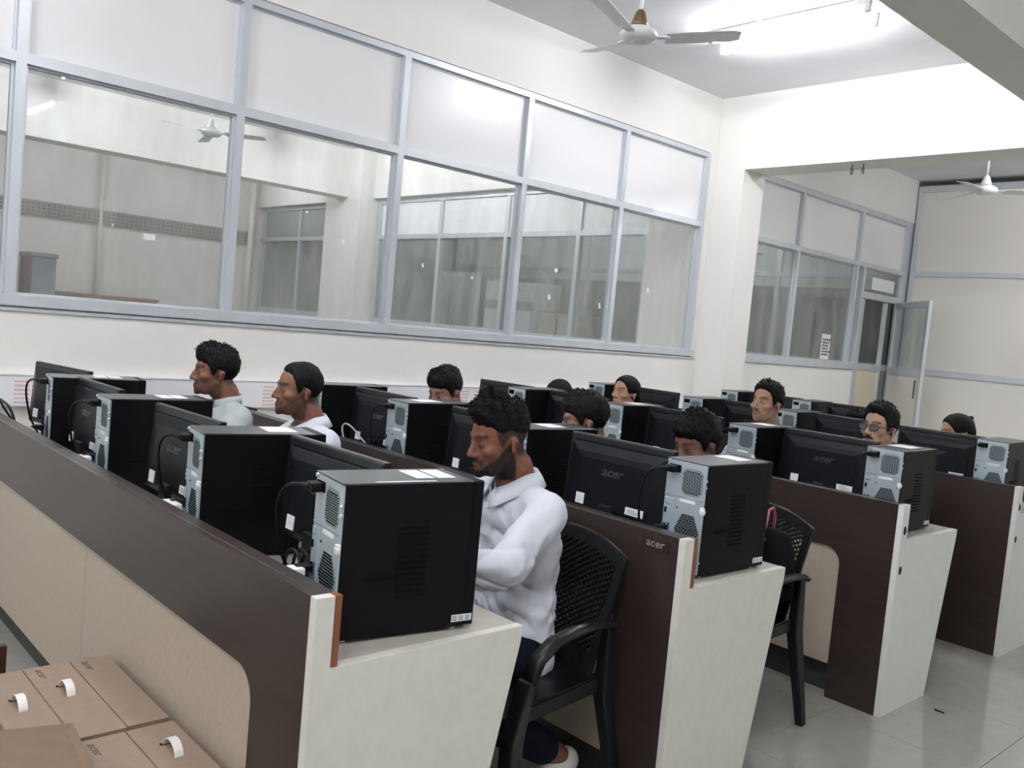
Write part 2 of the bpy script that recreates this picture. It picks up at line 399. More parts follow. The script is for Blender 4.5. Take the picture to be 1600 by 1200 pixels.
# window 1: the long glazed wall
w1 = empty('window_1', (0, 0, 0)); w1['kind'] = 'structure'
ends1 = [-2.55, -1.16, 0.0, 1.165, 2.33, 3.48, 4.635, 5.775, 6.935]
rail_y(-2.6, 7.0, 1.372, 1.428, w1, out=0.022)
MB().box(WX - 0.05, WX + 0.012, -2.6, 7.03, 1.345, 1.362).build('sill', M['alum'], w1)
rail_y(-2.6, 6.96, 2.588, 2.638, w1)
rail_y(-2.6, 6.96, 3.237, 3.277, w1)
for y in ends1:
    mullion(y, 1.428, 2.588, w1); mullion(y, 2.638, 3.237, w1, shoulder=0.012)
for a, b in zip(ends1[:-1], ends1[1:]):
    MB().box(WX - 0.034, WX - 0.028, a + 0.03, b - 0.03, 1.435, 2.58).build('pane', M['glass'], w1)
    MB().box(WX - 0.036, WX - 0.024, a + 0.03, b - 0.03, 2.645, 3.23).build('upper_panel', M['laminate_white'], w1)
struct('jamb', MB().box(WX - 0.15, WX - 0.002, 6.96, YB0, 1.35, 3.3), M['wall'])

# window 2: the glazed wall past the column, with the door
w2 = empty('window_2', (0, 0, 0)); w2['kind'] = 'structure'
rail_y(YB1, 10.22, 1.355, 1.43, w2, out=0.022)
rail_y(YB1, 11.33, 2.585, 2.635, w2)
rail_y(YB1, 11.33, 3.205, 3.262, w2)
e2 = [7.45, 8.71, 10.06]
for y in e2: mullion(y, 1.43, 2.585, w2)
for y in e2 + [11.28]: mullion(y, 2.635, 3.205, w2, shoulder=0.01)
for a, b in zip(e2[:-1], e2[1:]):
    MB().box(WX - 0.034, WX - 0.028, a + 0.03, b - 0.03, 1.435, 2.58).build('pane', M['glass2'], w2)
MB().box(WX - 0.034, WX - 0.028, 10.08, 10.2, 1.435, 2.58).build('pane', M['glass2'], w2)
for a, b in zip([7.45, 8.71, 10.06], [8.71, 10.06, 11.28]):
    MB().box(WX - 0.036, WX - 0.024, a + 0.03, b - 0.03, 2.645, 3.2).build('upper_panel', M['laminate_white'], w2)

# door 1: aluminium double door, one leaf swung into the room
d1 = empty('door_1', (0, 0, 0)); d1['kind'] = 'structure'
for y in (10.245, 11.30):
    MB().box(WX - 0.05, WX + 0.014, y - 0.03, y + 0.03, 0, 2.585).build('jamb', M['alum'], d1, bevel=0.003)
MB().box(WX - 0.05, WX + 0.014, 10.275, 11.27, 2.22, 2.3).build('header', M['alum'], d1, bevel=0.003)
MB().box(WX - 0.034, WX - 0.028, 10.275, 11.27, 2.3, 2.58).build('transom_pane', M['glass2'], d1)
MB().box(WX - 0.045, WX + 0.0, 10.30, 10.36, 0.02, 2.21).build('stile', M['alum'], d1, bevel=0.003)
MB().box(WX - 0.045, WX + 0.0, 10.36, 10.92, 1.36, 1.43).build('rail', M['alum'], d1, bevel=0.003)
MB().box(WX - 0.045, WX + 0.0, 10.92, 10.97, 0.02, 2.21).build('stile', M['alum'], d1, bevel=0.003)
MB().box(WX - 0.03, WX - 0.02, 10.36, 10.92, 0.02, 1.36).build('lower_panel', mat('pale_yellow_laminate', (0.66, 0.61, 0.46, 1), 0.5), d1)
leaf = empty('door_leaf', (WX - 0.02, 11.22, 0), math.atan2(10.55 - 11.22, -4.4 - WX + 0.02)); leaf.parent = d1
LW = 0.985
for x0, x1 in ((0, 0.07), (LW - 0.07, LW)):
    MB().box(x0, x1, -0.02, 0.02, 0.03, 2.24).build('stile', M['alum'], leaf, bevel=0.004)
for z0, z1 in ((2.16, 2.24), (1.33, 1.42), (0.03, 0.13)):
    MB().box(0.07, LW - 0.07, -0.02, 0.02, z0, z1).build('rail', M['alum'], leaf, bevel=0.004)
MB().box(0.07, LW - 0.07, -0.003, 0.003, 1.42, 2.16).build('pane', M['glass2'], leaf)
MB().box(0.07, LW - 0.07, -0.007, 0.007, 0.13, 1.33).build('panel', M['laminate_cream'], leaf)
MB().box(LW - 0.13, LW - 0.115, -0.035, -0.02, 1.08, 1.3).build('handle', M['metal_dark'], leaf, bevel=0.004)

# far partition across the room
wb = empty('wall_back', (0, 0, 0)); wb['kind'] = 'structure'
def part_rail(z0, z1, x0, x1, y, parent, name='rail'):
    return MB().box(x0, x1, y - 0.03, y + 0.03, z0, z1).build(name, M['alum'], parent, bevel=0.004)
for z0, z1 in ((1.36, 1.44), (2.60, 2.66), (3.66, 3.74)): part_rail(z0, z1, WX + 0.08, 4.5, YE, wb)
MB().box(WX + 0.02, WX + 0.08, YE - 0.03, YE + 0.03, 0, 3.74).build('mullion', M['alum'], wb, bevel=0.004)
MB().box(WX - 0.07, WX + 0.0, 11.33, YE + 0.03, 0, 3.27).build('corner_post', M['alum'], wb, bevel=0.004)
for xm in (-2.4, 0.3, 2.6):
    MB().box(xm - 0.025, xm + 0.025, YE - 0.03, YE + 0.03, 0, 3.66).build('mullion', M['alum'], wb, bevel=0.004)
xs = [WX + 0.08, -2.425, 0.275, 2.575, 4.5]; xe = [0, -2.375, 0.325, 2.625]
for i in range(4):
    a = xs[0] if i == 0 else xe[i]; b = xs[i + 1]
    for z0, z1 in ((0, 1.36), (1.44, 2.60), (2.66, 3.66)):
        MB().box(a, b, YE - 0.006, YE + 0.01, z0, z1).build('panel', M['laminate_cream'], wb)
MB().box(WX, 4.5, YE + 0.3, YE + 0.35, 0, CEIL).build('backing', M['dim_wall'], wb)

# ------------------------------------------------------------------ the room behind the glass
struct('wall_far', MB().box(-14.65, -14.5, -2.6, 15.5, 0, CEIL), M['wall'])
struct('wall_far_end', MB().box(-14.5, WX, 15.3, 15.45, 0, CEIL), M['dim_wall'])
struct('beam_far_long', MB().box(-11.6, -11.25, -2.6, YB0, 3.13, CEIL), M['wall'])
struct('column_far', MB().box(-11.85, -10.92, 6.85, YB1, 0, CEIL), M['wall'])
struct('beam_far_cross', MB().box(-14.5, -5.85, YB0, YB1, 3.13, CEIL), M['wall'])
w3 = empty('window_3', (0, 0, 0)); w3['kind'] = 'structure'
yp = YB0 + 0.12
MB().box(-10.92, -5.85, yp - 0.04, yp + 0.04, 0, 1.36).build('dado', M['wall'], w3)
for z0, z1 in ((1.36, 1.44), (2.56, 2.625), (3.06, 3.13)): part_rail(z0, z1, -10.92, -5.85, yp, w3)
xm3 = [-10.86, -10.56, -9.42, -8.11, -6.9, -5.9]
for x in xm3: MB().box(x - 0.03, x + 0.03, yp - 0.034, yp + 0.03, 1.44, 3.06).build('mullion', M['alum'], w3)
for a, b in zip(xm3[:-1], xm3[1:]):
    MB().box(a + 0.03, b - 0.03, yp - 0.003, yp + 0.003, 1.44, 2.56).build('pane', M['glass2'], w3)
    MB().box(a + 0.03, b - 0.03, yp - 0.006, yp + 0.006, 2.625, 3.06).build('upper_panel', M['laminate_white'], w3)
w4 = empty('window_4', (0, 0, 0)); w4['kind'] = 'structure'
MB().box(-14.5, -11.85, yp - 0.04, yp + 0.04, 0, 1.36).build('dado', M['wall'], w4)
for z0, z1 in ((1.36, 1.44), (2.56, 2.625), (3.06, 3.13)): part_rail(z0, z1, -14.5, -11.85, yp, w4)
xm4 = [-14.4, -13.15, -11.9]
for x in xm4: MB().box(x - 0.03, x + 0.03, yp - 0.034, yp + 0.03, 1.44, 3.06).build('mullion', M['alum'], w4)
for a, b in zip(xm4[:-1], xm4[1:]):
    MB().box(a + 0.03, b - 0.03, yp - 0.003, yp + 0.003, 1.44, 2.56).build('pane', M['glass2'], w4)
    MB().box(a + 0.03, b - 0.03, yp - 0.006, yp + 0.006, 2.625, 3.06).build('upper_panel', M['dim_wall'], w4)
w5 = empty('window_5', (0, 0, 0)); w5['kind'] = 'structure'
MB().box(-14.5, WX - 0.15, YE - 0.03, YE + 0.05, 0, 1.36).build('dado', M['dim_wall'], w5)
for z0, z1 in ((1.36, 1.44), (2.56, 2.625), (3.2, 3.27)): part_rail(z0, z1, -14.5, WX - 0.15, YE, w5)
xm5 = [-14.4, -13.2, -11.9, -10.7, -9.45, -8.2, -6.96, -5.72]
for x in xm5: MB().box(x - 0.035, x + 0.035, YE - 0.034, YE + 0.03, 1.44, 3.2).build('mullion', M['alum'], w5)
for a, b in zip(xm5, xm5[1:] + [WX - 0.15]):
    MB().box(a + 0.03, b - 0.03, YE - 0.003, YE + 0.003, 1.44, 2.42).build('pane', M['glass2'], w5)
    MB().box(a + 0.03, b - 0.03, YE - 0.006, YE + 0.006, 2.42, 2.56).build('transom_panel', M['laminate_cream'], w5)
    MB().box(a + 0.03, b - 0.03, YE - 0.006, YE + 0.006, 2.625, 3.2).build('upper_panel', M['laminate_white'], w5)
MB().box(-14.5, WX - 0.15, YE - 0.05, YE + 0.05, 3.27, CEIL).build('header_wall', M['wall'], w5)
# things in that room
tray = empty('cable_tray', (-14.44, 0, 2.59), 0, 'grey perforated cable tray running along the far wall behind the glass', 'cable tray')
MB().box(-0.04, 0.0, 0.5, 7.0, -0.1, 0.1).build('tray', M['tray'], tray)
hb = MB()
for k in range(90):
    for r in range(3): hb.box(0.0, 0.004, 0.6 + k * 0.07, 0.64 + k * 0.07, -0.075 + 0.055 * r, -0.045 + 0.055 * r)
tag(hb.build('perforation', mat('tray_shadow_grey', (0.2, 0.2, 0.185, 1), 0.7), tray), kind='stuff')
tag(MB().cyl((-14.46, 4.5, 0), (-14.46, 4.5, CEIL), 0.035).build('pipe', M['laminate_cream']), 'pale vertical pipe on the far wall behind the glass', 'pipe')
tag(MB().cyl((-14.35, 6.9, 0), (-14.35, 6.9, CEIL), 0.05).build('pipe', M['laminate_cream']), 'pale vertical pipe near the corner of the far wall behind the second pane', 'pipe')
lc = empty('low_cabinet', (-14.1, 4.55, 0), 0, 'low red-brown wooden cabinet against the far wall behind the glass', 'cabinet')
MB().box(-0.25, 0.25, -0.68, 0.66, 0, 1.36).build('body', M['wood_low'], lc, bevel=0.01)
MB().box(-0.25, 0.27, -0.7, 0.68, 1.36, 1.4).build('top', M['wood_low'], lc, bevel=0.005)
for s in (-0.34, 0.33): MB().box(0.25, 0.27, s - 0.31, s + 0.31, 0.1, 1.3).build('door', M['wood_low'], lc, bevel=0.005)
sc_ = empty('steel_cupboard', (-14.1, 3.62, 0), 0, 'tall blue-grey steel cupboard at the left end behind the glass', 'cupboard')
MB().box(-0.3, 0.3, -0.2, 0.12, 0, 1.86).build('body', M['cabinet'], sc_, bevel=0.01)
MB().box(0.3, 0.32, -0.34, -0.2, 0, 1.84).build('door', M['cabinet_dark'], sc_, bevel=0.004)
MB().box(-0.31, 0.33, -0.22, 0.14, 1.86, 1.92).build('cornice', M['cabinet'], sc_, bevel=0.01)
ct = empty('curtain', (-10.7, 8.6, 0), 0, 'pale vertical curtain folds beyond the inner glass partition', 'curtain')
cm = MB(); pts = [(-0.45 + 0.9 * k / 40, 0.03 * math.sin(k * 1.3)) for k in range(41)]
cm.prism(pts + [(p[0], p[1] + 0.01) for p in pts[::-1]], 'z', 0.0, 2.25)
cm.build('cloth', M['curtain'], ct)
cw = empty('tall_cabinet', (-9.1, 8.45, 0), 0, 'pale grey tall cabinet beyond the inner glass partition, right of the curtain', 'cabinet')
MB().box(-0.5, 0.5, -0.25, 0.25, 0, 2.1).build('body', M['laminate_white'], cw, bevel=0.01)
for s in (-1, 1): MB().box(s * 0.25 - 0.23, s * 0.25 + 0.23, -0.27, -0.25, 0.1, 2.0).build('door', M['laminate_white'], cw, bevel=0.006)
MB().box(-0.5, 0.5, -0.28, -0.26, 1.72, 1.84).build('band', M['cabinet'], cw)
pc = empty('pink_cupboard', (-8.15, 8.45, 0), 0, 'pale pink cupboard beyond the inner glass partition, right of the tall grey cabinet', 'cupboard')
PKM = mat('pale_pink_laminate', (0.62, 0.52, 0.49, 1), 0.5)
MB().box(-0.36, 0.36, -0.22, 0.22, 0, 1.72).build('body', PKM, pc, bevel=0.01)
for s in (-1, 1): MB().box(s * 0.18 - 0.165, s * 0.18 + 0.165, -0.24, -0.22, 0.1, 1.65).build('door', PKM, pc, bevel=0.006)

# ------------------------------------------------------------------ desk rows
DESKTOP = 0.755
def desk_row(y0, label, holes=False, strip=True, end_mat='desk_cream', xL=-5.04, xR=-1.55, col_w=0.25):
    t = empty('computer_desk', (0, y0, 0), 0, label, 'desk', 'long computer desks in rows')
    zi, xi, r = 0.665, xR - col_w, 0.075
    arc = [(xi - r + r * math.cos(a), zi - r + r * math.sin(a)) for a in [PI / 2 * k / 8 for k in range(9)]]
    poly = [(xL, 0.908), (xL, zi)] + arc[::-1] + [(xi, 0.0), (xR - 0.026, 0.0), (xR - 0.026, 0.908)]
    MB().prism(poly[::-1], 'y', 0, 0.02).build('back_panel', M['brown'], t)
    MB().box(xL, xR - 0.026, 0.0205, 0.06, 0.70, 0.908).build('upstand', M['brown'], t, bevel=0.002)
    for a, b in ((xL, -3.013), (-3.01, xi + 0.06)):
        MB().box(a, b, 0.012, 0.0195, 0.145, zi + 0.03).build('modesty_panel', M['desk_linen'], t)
    MB().box(xL, xi + 0.06, 0.075, 0.09, 0.0, 0.15).build('plinth', M['plinth'], t)
    MB().box(xL, xR - 0.026, 0.06, 0.597, 0.73, DESKTOP).build('worktop', M['desk_top'], t, bevel=0.002)
    e = 0.045 if strip else 0.06
    pe = [(0, 0), (0, 0.9085), (e, 0.9085), (e, DESKTOP), (0.60, DESKTOP), (0.597, 0.715), (0.445, 0)]
    MB().prism(pe, 'x', xR - 0.025, xR).build('end_panel', M[end_mat], t, bevel=0.0012)
    MB().prism(pe, 'x', xL - 0.026, xL - 0.001).build('end_panel', M['desk_cream'], t)
    for xd in (-2.7, -3.9):
        MB().box(xd - 0.01, xd + 0.01, 0.09, 0.45, 0, 0.73).build('divider', M['desk_cream'], t)
    if strip:
        MB().box(xR - 0.0255, xR + 0.001, 0.0452, 0.061, DESKTOP + 0.0005, 0.909).build('edge_band', M['brown_edge'], t)
    if holes:
        for zc in (0.80, 0.63):
            MB().ell((xR + 0.0005, 0.032, zc), (0.003, 0.0135, 0.019), nu=12, nv=6).build('screw_hole', M['hole'], t)
    return t
ROWS = [0.945, 2.197, 3.70, 5.075, 6.43]
desk_row(ROWS[0], 'front long desk nearest the camera, brown back panel over linen-coloured cream panel')
dk2 = desk_row(ROWS[1], 'second long desk from the front, with a dark sticker near its end')
desk_row(ROWS[2], 'third long desk from the front, white end panel with two screw holes', True, False, 'desk_white')
desk_row(ROWS[3], 'fourth long desk from the front, at the right edge of the photo', True, False, 'desk_white', col_w=0.55)
desk_row(ROWS[4], 'fifth long desk, farthest from the camera, in front of the column', False, True)

# dark sticker with the maker's word on the second desk
stk = empty('desk_sticker', (-1.66, -0.0015, 0.872)); stk.parent = dk2
MB().box(-0.055, 0.055, -0.0006, 0.001, -0.022, 0.016).build('sticker_film', mat('dark_sticker_film', (0.03, 0.016, 0.014, 1), 0.25), stk)
RX = Matrix.Rotation(PI / 2, 4, 'X')
text_obj('lettering', 'acer', 0.036, mat('grey_sticker_print', (0.27, 0.24, 0.235, 1), 0.5), stk, Matrix.Translation((0, -0.0014, 0.0)) @ RX, sx=1.15, weight=0.0)

# ------------------------------------------------------------------ computer towers
TW, TD, TH = 0.163, 0.366, 0.355
def make_tower():
    """origin: rear bottom corner nearest the aisle, on the desk; the rear face looks to -y."""
    t = empty('computer_tower')
    ff = 0.009
    for fx in (-TW + 0.02, -0.02):
        for fy in (0.03, TD - 0.05):
            MB().cyl((fx, fy, 0), (fx, fy, ff + 0.001), 0.011, n=10).build('rubber_foot', M['white_plastic'], t)
    z0, z1 = ff, ff + TH - 0.002
    sh = MB()
    sh.box(-TW, -TW + 0.003, 0.004, TD - 0.03, z0, z1)
    sh.box(-TW, 0, 0.004, TD - 0.03, z0, z0 + 0.003)
    sh.box(-TW + 0.003, -0.003, 0.03, 0.034, z0, z1)
    sh.build('case_shell', M['case'], t)
    MB().box(-TW - 0.001, 0.001, -0.001, TD - 0.03, z1, z1 + 0.004).build('top_cover', M['case_top'], t, bevel=0.0015)
    # side panel with vent slots and a finger recess
    sp = MB().box(-0.003, 0.0, 0.006, TD - 0.03, z0 + 0.002, z1).build('side_panel', M['case'], t, bevel=0.001)
    for k in range(13):
        zz = z0 + 0.085 + k * 0.0135
        MB().box(-0.001, 0.0012, 0.145, 0.222, zz, zz + 0.0055).build('vent_slot', M['slot'], sp)
        MB().box(-0.001, 0.0022, 0.145, 0.222, zz + 0.0058, zz + 0.0072).build('vent_lip', M['case'], sp)
    MB().ell((0, 0.108, z0 + 0.137), (0.0016, 0.048, 0.0075), nu=20, nv=8).build('finger_recess', M['slot'], sp)
    # front bezel
    MB().box(-TW, 0.0, TD - 0.03, TD, z0, z1 + 0.004).build('front_bezel', M['case'], t, bevel=0.004)
    MB().box(-0.004, 0.0009, TD - 0.062, TD - 0.006, z0 + 0.012, z0 + 0.029).build('spec_label', M['label'], t)
    lb = MB()
    for k in range(3):
        for r in range(3):
            lb.box(0, 0.0013, TD - 0.060 + k * 0.018, TD - 0.047 + k * 0.018, z0 + 0.0145 + r * 0.0045, z0 + 0.0168 + r * 0.0045)
    lb.build('label_print', M['ink'], t)
    # rear steel plate
    rp = MB().box(-TW + 0.003, -0.003, 0.0, 0.03, z0 + 0.003, z1).build('rear_plate', M['chassis'], t, bevel=0.0012)
    X = lambda u: -TW + TW * u
    Z = lambda v: z0 + TH * v
    # power supply: grille, socket
    g = MB(); gx0, gx1, gz0, gz1 = X(0.42), X(0.92), Z(0.70), Z(0.945)
    c = 0.014
    g.prism([(gx0 + c, gz0), (gx1 - c, gz0), (gx1, gz0 + c), (gx1, gz1 - c), (gx1 - c, gz1), (gx0 + c, gz1), (gx0, gz1 - c), (gx0, gz0 + c)], 'y', -0.0012, 0.004)
    pg = g.build('supply_grille', M['mesh_grey'], rp)
    hs = MB()
    for k in range(13):
        zz = gz0 + 0.008 + k * (gz1 - gz0 - 0.016) / 12.5
        ins = c * 0.8 if k in (0, 12) else 0.003
        n = 7
        for q in range(n):
            a = gx0 + ins + 0.002 + q * (gx1 - gx0 - 2 * ins - 0.004) / n + (0.002 if k % 2 else 0)
            hs.box(a, a + 0.0068, -0.0018, 0.0, zz - 0.0016, zz + 0.0016)
    tag(hs.build('grille_hole', M['slot'], pg), kind='stuff')
    MB().box(X(0.07), X(0.36), -0.003, 0.004, Z(0.885), Z(0.955)).build('power_socket', M['slot'], rp, bevel=0.002)
    MB().box(X(0.0) + 0.002, X(0.97), -0.0014, 0.002, Z(0.668), Z(0.675)).build('seam', M['mesh_grey'], rp)
    MB().box(X(0.40), X(0.78), -0.0012, 0.002, Z(0.63), Z(0.66)).build('rating_label', M['label'], rp)
    # i/o shield with its ports
    io = MB().box(X(0.03), X(0.27), -0.002, 0.002, Z(0.06), Z(0.64)).build('port_shield', M['chassis'], rp, bevel=0.001)
    for (u0, u1, v0, v1, m_) in ((0.06, 0.11, 0.50, 0.55, 'slot'), (0.06, 0.12, 0.33, 0.40, 'slot'), (0.16, 0.21, 0.32, 0.41, 'port_blue'), (0.05, 0.14, 0.16, 0.21, 'slot'), (0.15, 0.21, 0.17, 0.20, 'slot'), (0.06, 0.20, 0.585, 0.605, 'teal')):
        MB().box(X(u0), X(u1), -0.004, 0.0, Z(v0), Z(v1)).build('port', M[m_], io, bevel=0.0006)
    # hexagonal fan grille
    hx, hz, hr = X(0.64), Z(0.375), 0.051
    poly = [(hx + hr * math.cos(PI / 3 * k), hz + hr * 1.2 * math.sin(PI / 3 * k)) for k in range(6)]
    fg = MB().prism(poly, 'y', -0.001, 0.004).build('fan_grille', M['mesh_grey'], rp)
    hh = MB()
    for k in range(-7, 8):
        dz = k * 0.0072
        half = hr * (1 - abs(dz) / (hr * 1.2 * 0.866) * 0.5) - 0.003
        n = max(3, int(half * 2 / 0.0115)); w = 2 * half / n
        for q in range(n):
            a = hx - half + q * w
            hh.box(a + 0.0012, a + w - 0.0012, -0.0018, 0.0, hz + dz - 0.0023, hz + dz + 0.0023)
    tag(hh.build('grille_hole', M['slot'], fg), kind='stuff')
    for (u, v) in ((0.36, 0.57), (0.92, 0.56), (0.36, 0.19), (0.92, 0.17)):
        MB().cyl((X(u), -0.0025, Z(v)), (X(u), 0.002, Z(v)), 0.0035, n=8).build('screw', M['metal_dark'], rp)
    MB().box(X(0.42), X(0.86), -0.0012, 0.002, Z(0.075), Z(0.105)).build('asset_label', M['label'], rp)
    # white latch and thumb screws on the aisle side
    la = MB(); la.box(X(0.925), X(1.02), -0.006, 0.003, Z(0.555), Z(0.62)); la.box(X(0.95), X(1.05), -0.009, 0.0, Z(0.575), Z(0.60))
    la.build('latch', M['white_plastic'], t, bevel=0.001)
    for v in (0.86, 0.80, 0.12):
        MB().cyl((X(0.985), -0.005, Z(v)), (X(0.985), 0.004, Z(v)), 0.005, n=8).build('thumb_screw', M['chassis'], t)
    MB().cyl((X(0.08), -0.006, Z(0.985)), (X(0.08), 0.004, Z(0.985)), 0.005, n=8).build('thumb_screw', M['chassis'], t)
    return t
TOWER0 = make_tower()
TG = 'black computer towers on the long desks'
towers = {}
def place_tower(key, x, y, deg, label, stickers=0):
    t = TOWER0 if not towers else copy_tree(TOWER0)
    t.location = (x, y, DESKTOP); t.rotation_euler = (0, 0, math.radians(deg))
    tag(t, label, 'computer', TG)
    towers[key] = t
    return t
place_tower('1.1', -1.655, 1.055, -9, 'black computer tower at the aisle end of the front desk, nearest the camera')
place_tower('1.2', -2.395, 1.052, -9.5, 'black computer tower on the front desk, second from the aisle')
place_tower('1.3', -3.195, 1.062, -3, 'black computer tower on the front desk, third from the aisle')
place_tower('1.4', -3.93, 1.072, -9, 'black computer tower on the front desk, leftmost in the photo')
place_tower('2.1', -1.60, 2.345, -1.5, 'black computer tower at the aisle end of the second desk')
place_tower('2.2', -2.385, 2.30, -5, 'black computer tower on the second desk, just right of the bearded man\'s head')
place_tower('2.3', -3.165, 2.312, -2, 'black computer tower on the second desk, below the boy with the bowed head')
place_tower('2.4', -3.915, 2.318, -9, 'black computer tower on the second desk, right behind the short-haired man\'s head')
place_tower('3.1', -1.62, 3.80, 1, 'black computer tower at the aisle end of the third desk, below the man in glasses')
place_tower('3.2', -2.33, 3.785, -2, 'black computer tower on the third desk, below the smiling man without glasses')
place_tower('3.3', -3.168, 3.772, -2, 'black computer tower on the third desk, below the smiling girl')
place_tower('3.4', -3.952, 3.765, -2, 'black computer tower on the third desk, above the bearded man\'s hair')
place_tower('4.1', -1.66, 5.18, 2, 'black computer tower at the right edge of the photo, on the fourth desk')
place_tower('4.2', -2.905, 5.165, 2, 'black computer tower on the fourth desk, just right of the smiling man\'s ear')
place_tower('4.3', -3.615, 5.145, 2, 'black computer tower on the fourth desk, left of the smiling man\'s face')
place_tower('4.4', -4.525, 5.145, 2, 'black computer tower on the fourth desk, left of the smiling girl')
place_tower('5.1', -3.555, 6.52, 2, 'black computer tower on the fifth desk, right of the smiling man\'s head')
place_tower('5.2', -4.235, 6.52, 2, 'black computer tower on the fifth desk, half hidden behind the smiling man\'s face')
# paper stickers on the towers' tops
def top_sticker(key, y0, n=2, w=0.06):
    t = towers[key]
    for k in range(n):
        MB().box(-TW + 0.02, -0.04, y0 + k * (w + 0.008), y0 + k * (w + 0.008) + w, 0.0, 0.0006).build('paper_sticker', M['label'], t, loc=(0, 0, 0.009 + TH + 0.0025))
for k, y0, n, w in (('1.1', 0.20, 2, 0.05), ('1.2', 0.20, 1, 0.09), ('1.3', 0.19, 2, 0.045), ('1.4', 0.17, 2, 0.05), ('2.1', 0.22, 1, 0.08), ('2.2', 0.14, 1, 0.09), ('2.3', 0.10, 1, 0.12), ('3.1', 0.16, 1, 0.12), ('3.3', 0.15, 1, 0.1), ('3.2', 0.15, 1, 0.1)):
    top_sticker(k, y0, n, w)

MB().box(-0.011, -0.003, 0.08, 0.235, 0, 0.0006).build('edge_sticker', M['label'], towers['1.1'], loc=(0, 0, 0.009 + TH + 0.0025))
# ------------------------------------------------------------------ monitors
MWID, MHGT = 0.487, 0.288
def make_monitor():
    """origin: on the desk under the stand; the back looks to -y, the screen to +y."""
    t = empty('monitor')
    zb = 0.082; tilt = Matrix.Translation((0, 0, zb)) @ Matrix.Rotation(math.radians(-4), 4, 'X')
    def P(vs): return [tilt @ Vector(v) for v in vs]
    h = MWID / 2
    mb = MB()
    secs = [(0.016, 0, 0), (-0.010, 0, 0)]
    rings = []
    for (y, ix, iz) in [(0.014, 0, 0), (-0.008, 0, 0), (-0.013, 0.006, 0.006)]:
        rings.append(P([(-h + ix, y, iz), (h - ix, y, iz), (h - ix, y, MHGT - iz), (-h + ix, y, MHGT - iz)]))
    mb.loft(rings, smooth=False)
    mb.build('housing', M['monitor_band'], t, bevel=0.0025)
    mb = MB(); rings = []
    for (y, ix, z0, z1) in [(-0.0125, 0.012, 0.008, MHGT - 0.030), (-0.017, 0.02, 0.012, MHGT - 0.036), (-0.030, 0.06, 0.02, MHGT - 0.062), (-0.034, 0.09, 0.03, MHGT - 0.085)]:
        rings.append(P([(-h + ix, y, z0), (h - ix, y, z0), (h - ix, y, z1), (-h + ix, y, z1)]))
    mb.loft(rings, smooth=False)
    bc = mb.build('back_cover', M['monitor'], t, bevel=0.002)
    gr = MB().box(-h + 0.03, h - 0.03, -0.0142, -0.0118, MHGT - 0.0285, MHGT - 0.0255)
    gr.v = [tuple(tilt @ Vector(v)) for v in gr.v]; gr.build('groove', M['slot'], t)
    sc = MB().box(-h + 0.006, h - 0.006, 0.0142, 0.015, 0.016, MHGT - 0.006)
    sc.v = [tuple(tilt @ Vector(v)) for v in sc.v]; sc.build('screen', M['screen'], t)
    text_obj('logo', 'acer', 0.047, M['logo'], bc, tilt @ Matrix.Translation((0, -0.0346, MHGT * 0.575)) @ RX, 0.0012, 0.25, 1.2, 0.0006)
    lb = MB().box(-0.04, 0.04, -0.0368, -0.033, 0.036, 0.062)
    lb.v = [tuple(tilt @ Vector(v)) for v in lb.v]
    for i in range(8): lb.v[i] = (lb.v[i][0] + 0.125, lb.v[i][1], lb.v[i][2])
    lb.build('rating_label', M['label'], bc)
    lp = MB()
    for k in range(3): lp.box(0.095, 0.155 - 0.012 * k, -0.0372, -0.033, 0.041 + k * 0.006, 0.0432 + k * 0.006)
    lp.v = [tuple(tilt @ Vector(v)) for v in lp.v]; lp.build('label_print', M['ink'], bc)
    wl_ = MB().box(-0.155, -0.115, -0.0372, -0.0335, 0.030, 0.07)
    wl_.v = [tuple(tilt @ Vector(v)) for v in wl_.v]; wl_.build('warranty_label', M['label'], bc)
    MB().prism([(-0.035, 0.01), (0.035, 0.01), (0.03, 0.135), (-0.03, 0.135)], 'y', -0.052, -0.032).build('stand_neck', M['monitor_band'], t, bevel=0.003)
    MB().prism([(0.115 * math.cos(2 * PI * k / 28), -0.02 + 0.085 * math.sin(2 * PI * k / 28)) for k in range(28)], 'z', 0, 0.011).build('stand_base', M['monitor'], t, bevel=0.002)
    return t
MON0 = make_monitor()
mons = {}
MZ = 0.082 + MHGT
def place_monitor(key, xl, yl, xr, yr, label):
    t = MON0 if not mons else copy_tree(MON0)
    t.location = ((xl + xr) / 2, (yl + yr) / 2 + 0.012, DESKTOP)
    t.rotation_euler = (0, 0, math.atan2(yr - yl, xr - xl))
    tag(t, label, 'monitor', 'black monitors on the long desks')
    mons[key] = t
place_monitor('1.1', -2.34, 1.27, -1.84, 1.27, 'black monitor seen from behind on the front desk, beside the nearest tower')
place_monitor('1.2', -3.07, 1.15, -2.585, 1.165, 'black monitor seen from behind on the front desk, second from the aisle')
place_monitor('1.3', -3.945, 1.15, -3.46, 1.16, 'black monitor seen from behind on the front desk, third from the aisle')
place_monitor('1.4', -4.66, 1.18, -4.20, 1.27, 'black monitor on the front desk, leftmost in the photo')
place_monitor('2.1', -2.31, 2.45, -1.83, 2.45, 'black monitor with visible logo on the second desk, behind the white-shirted man\'s shoulder')
place_monitor('2.2', -3.05, 2.45, -2.57, 2.45, 'black monitor on the second desk, left of the bearded man\'s face')
place_monitor('2.3', -3.83, 2.45, -3.36, 2.46, 'black monitor on the second desk, right of the short-haired man\'s white shoulder')
place_monitor('3.1', -2.30, 3.99, -1.85, 3.99, 'black monitor with visible logo on the third desk, left of the man in glasses')
place_monitor('3.2', -3.14, 3.95, -2.66, 3.95, 'black monitor on the third desk, behind the dark-haired man with lowered face')
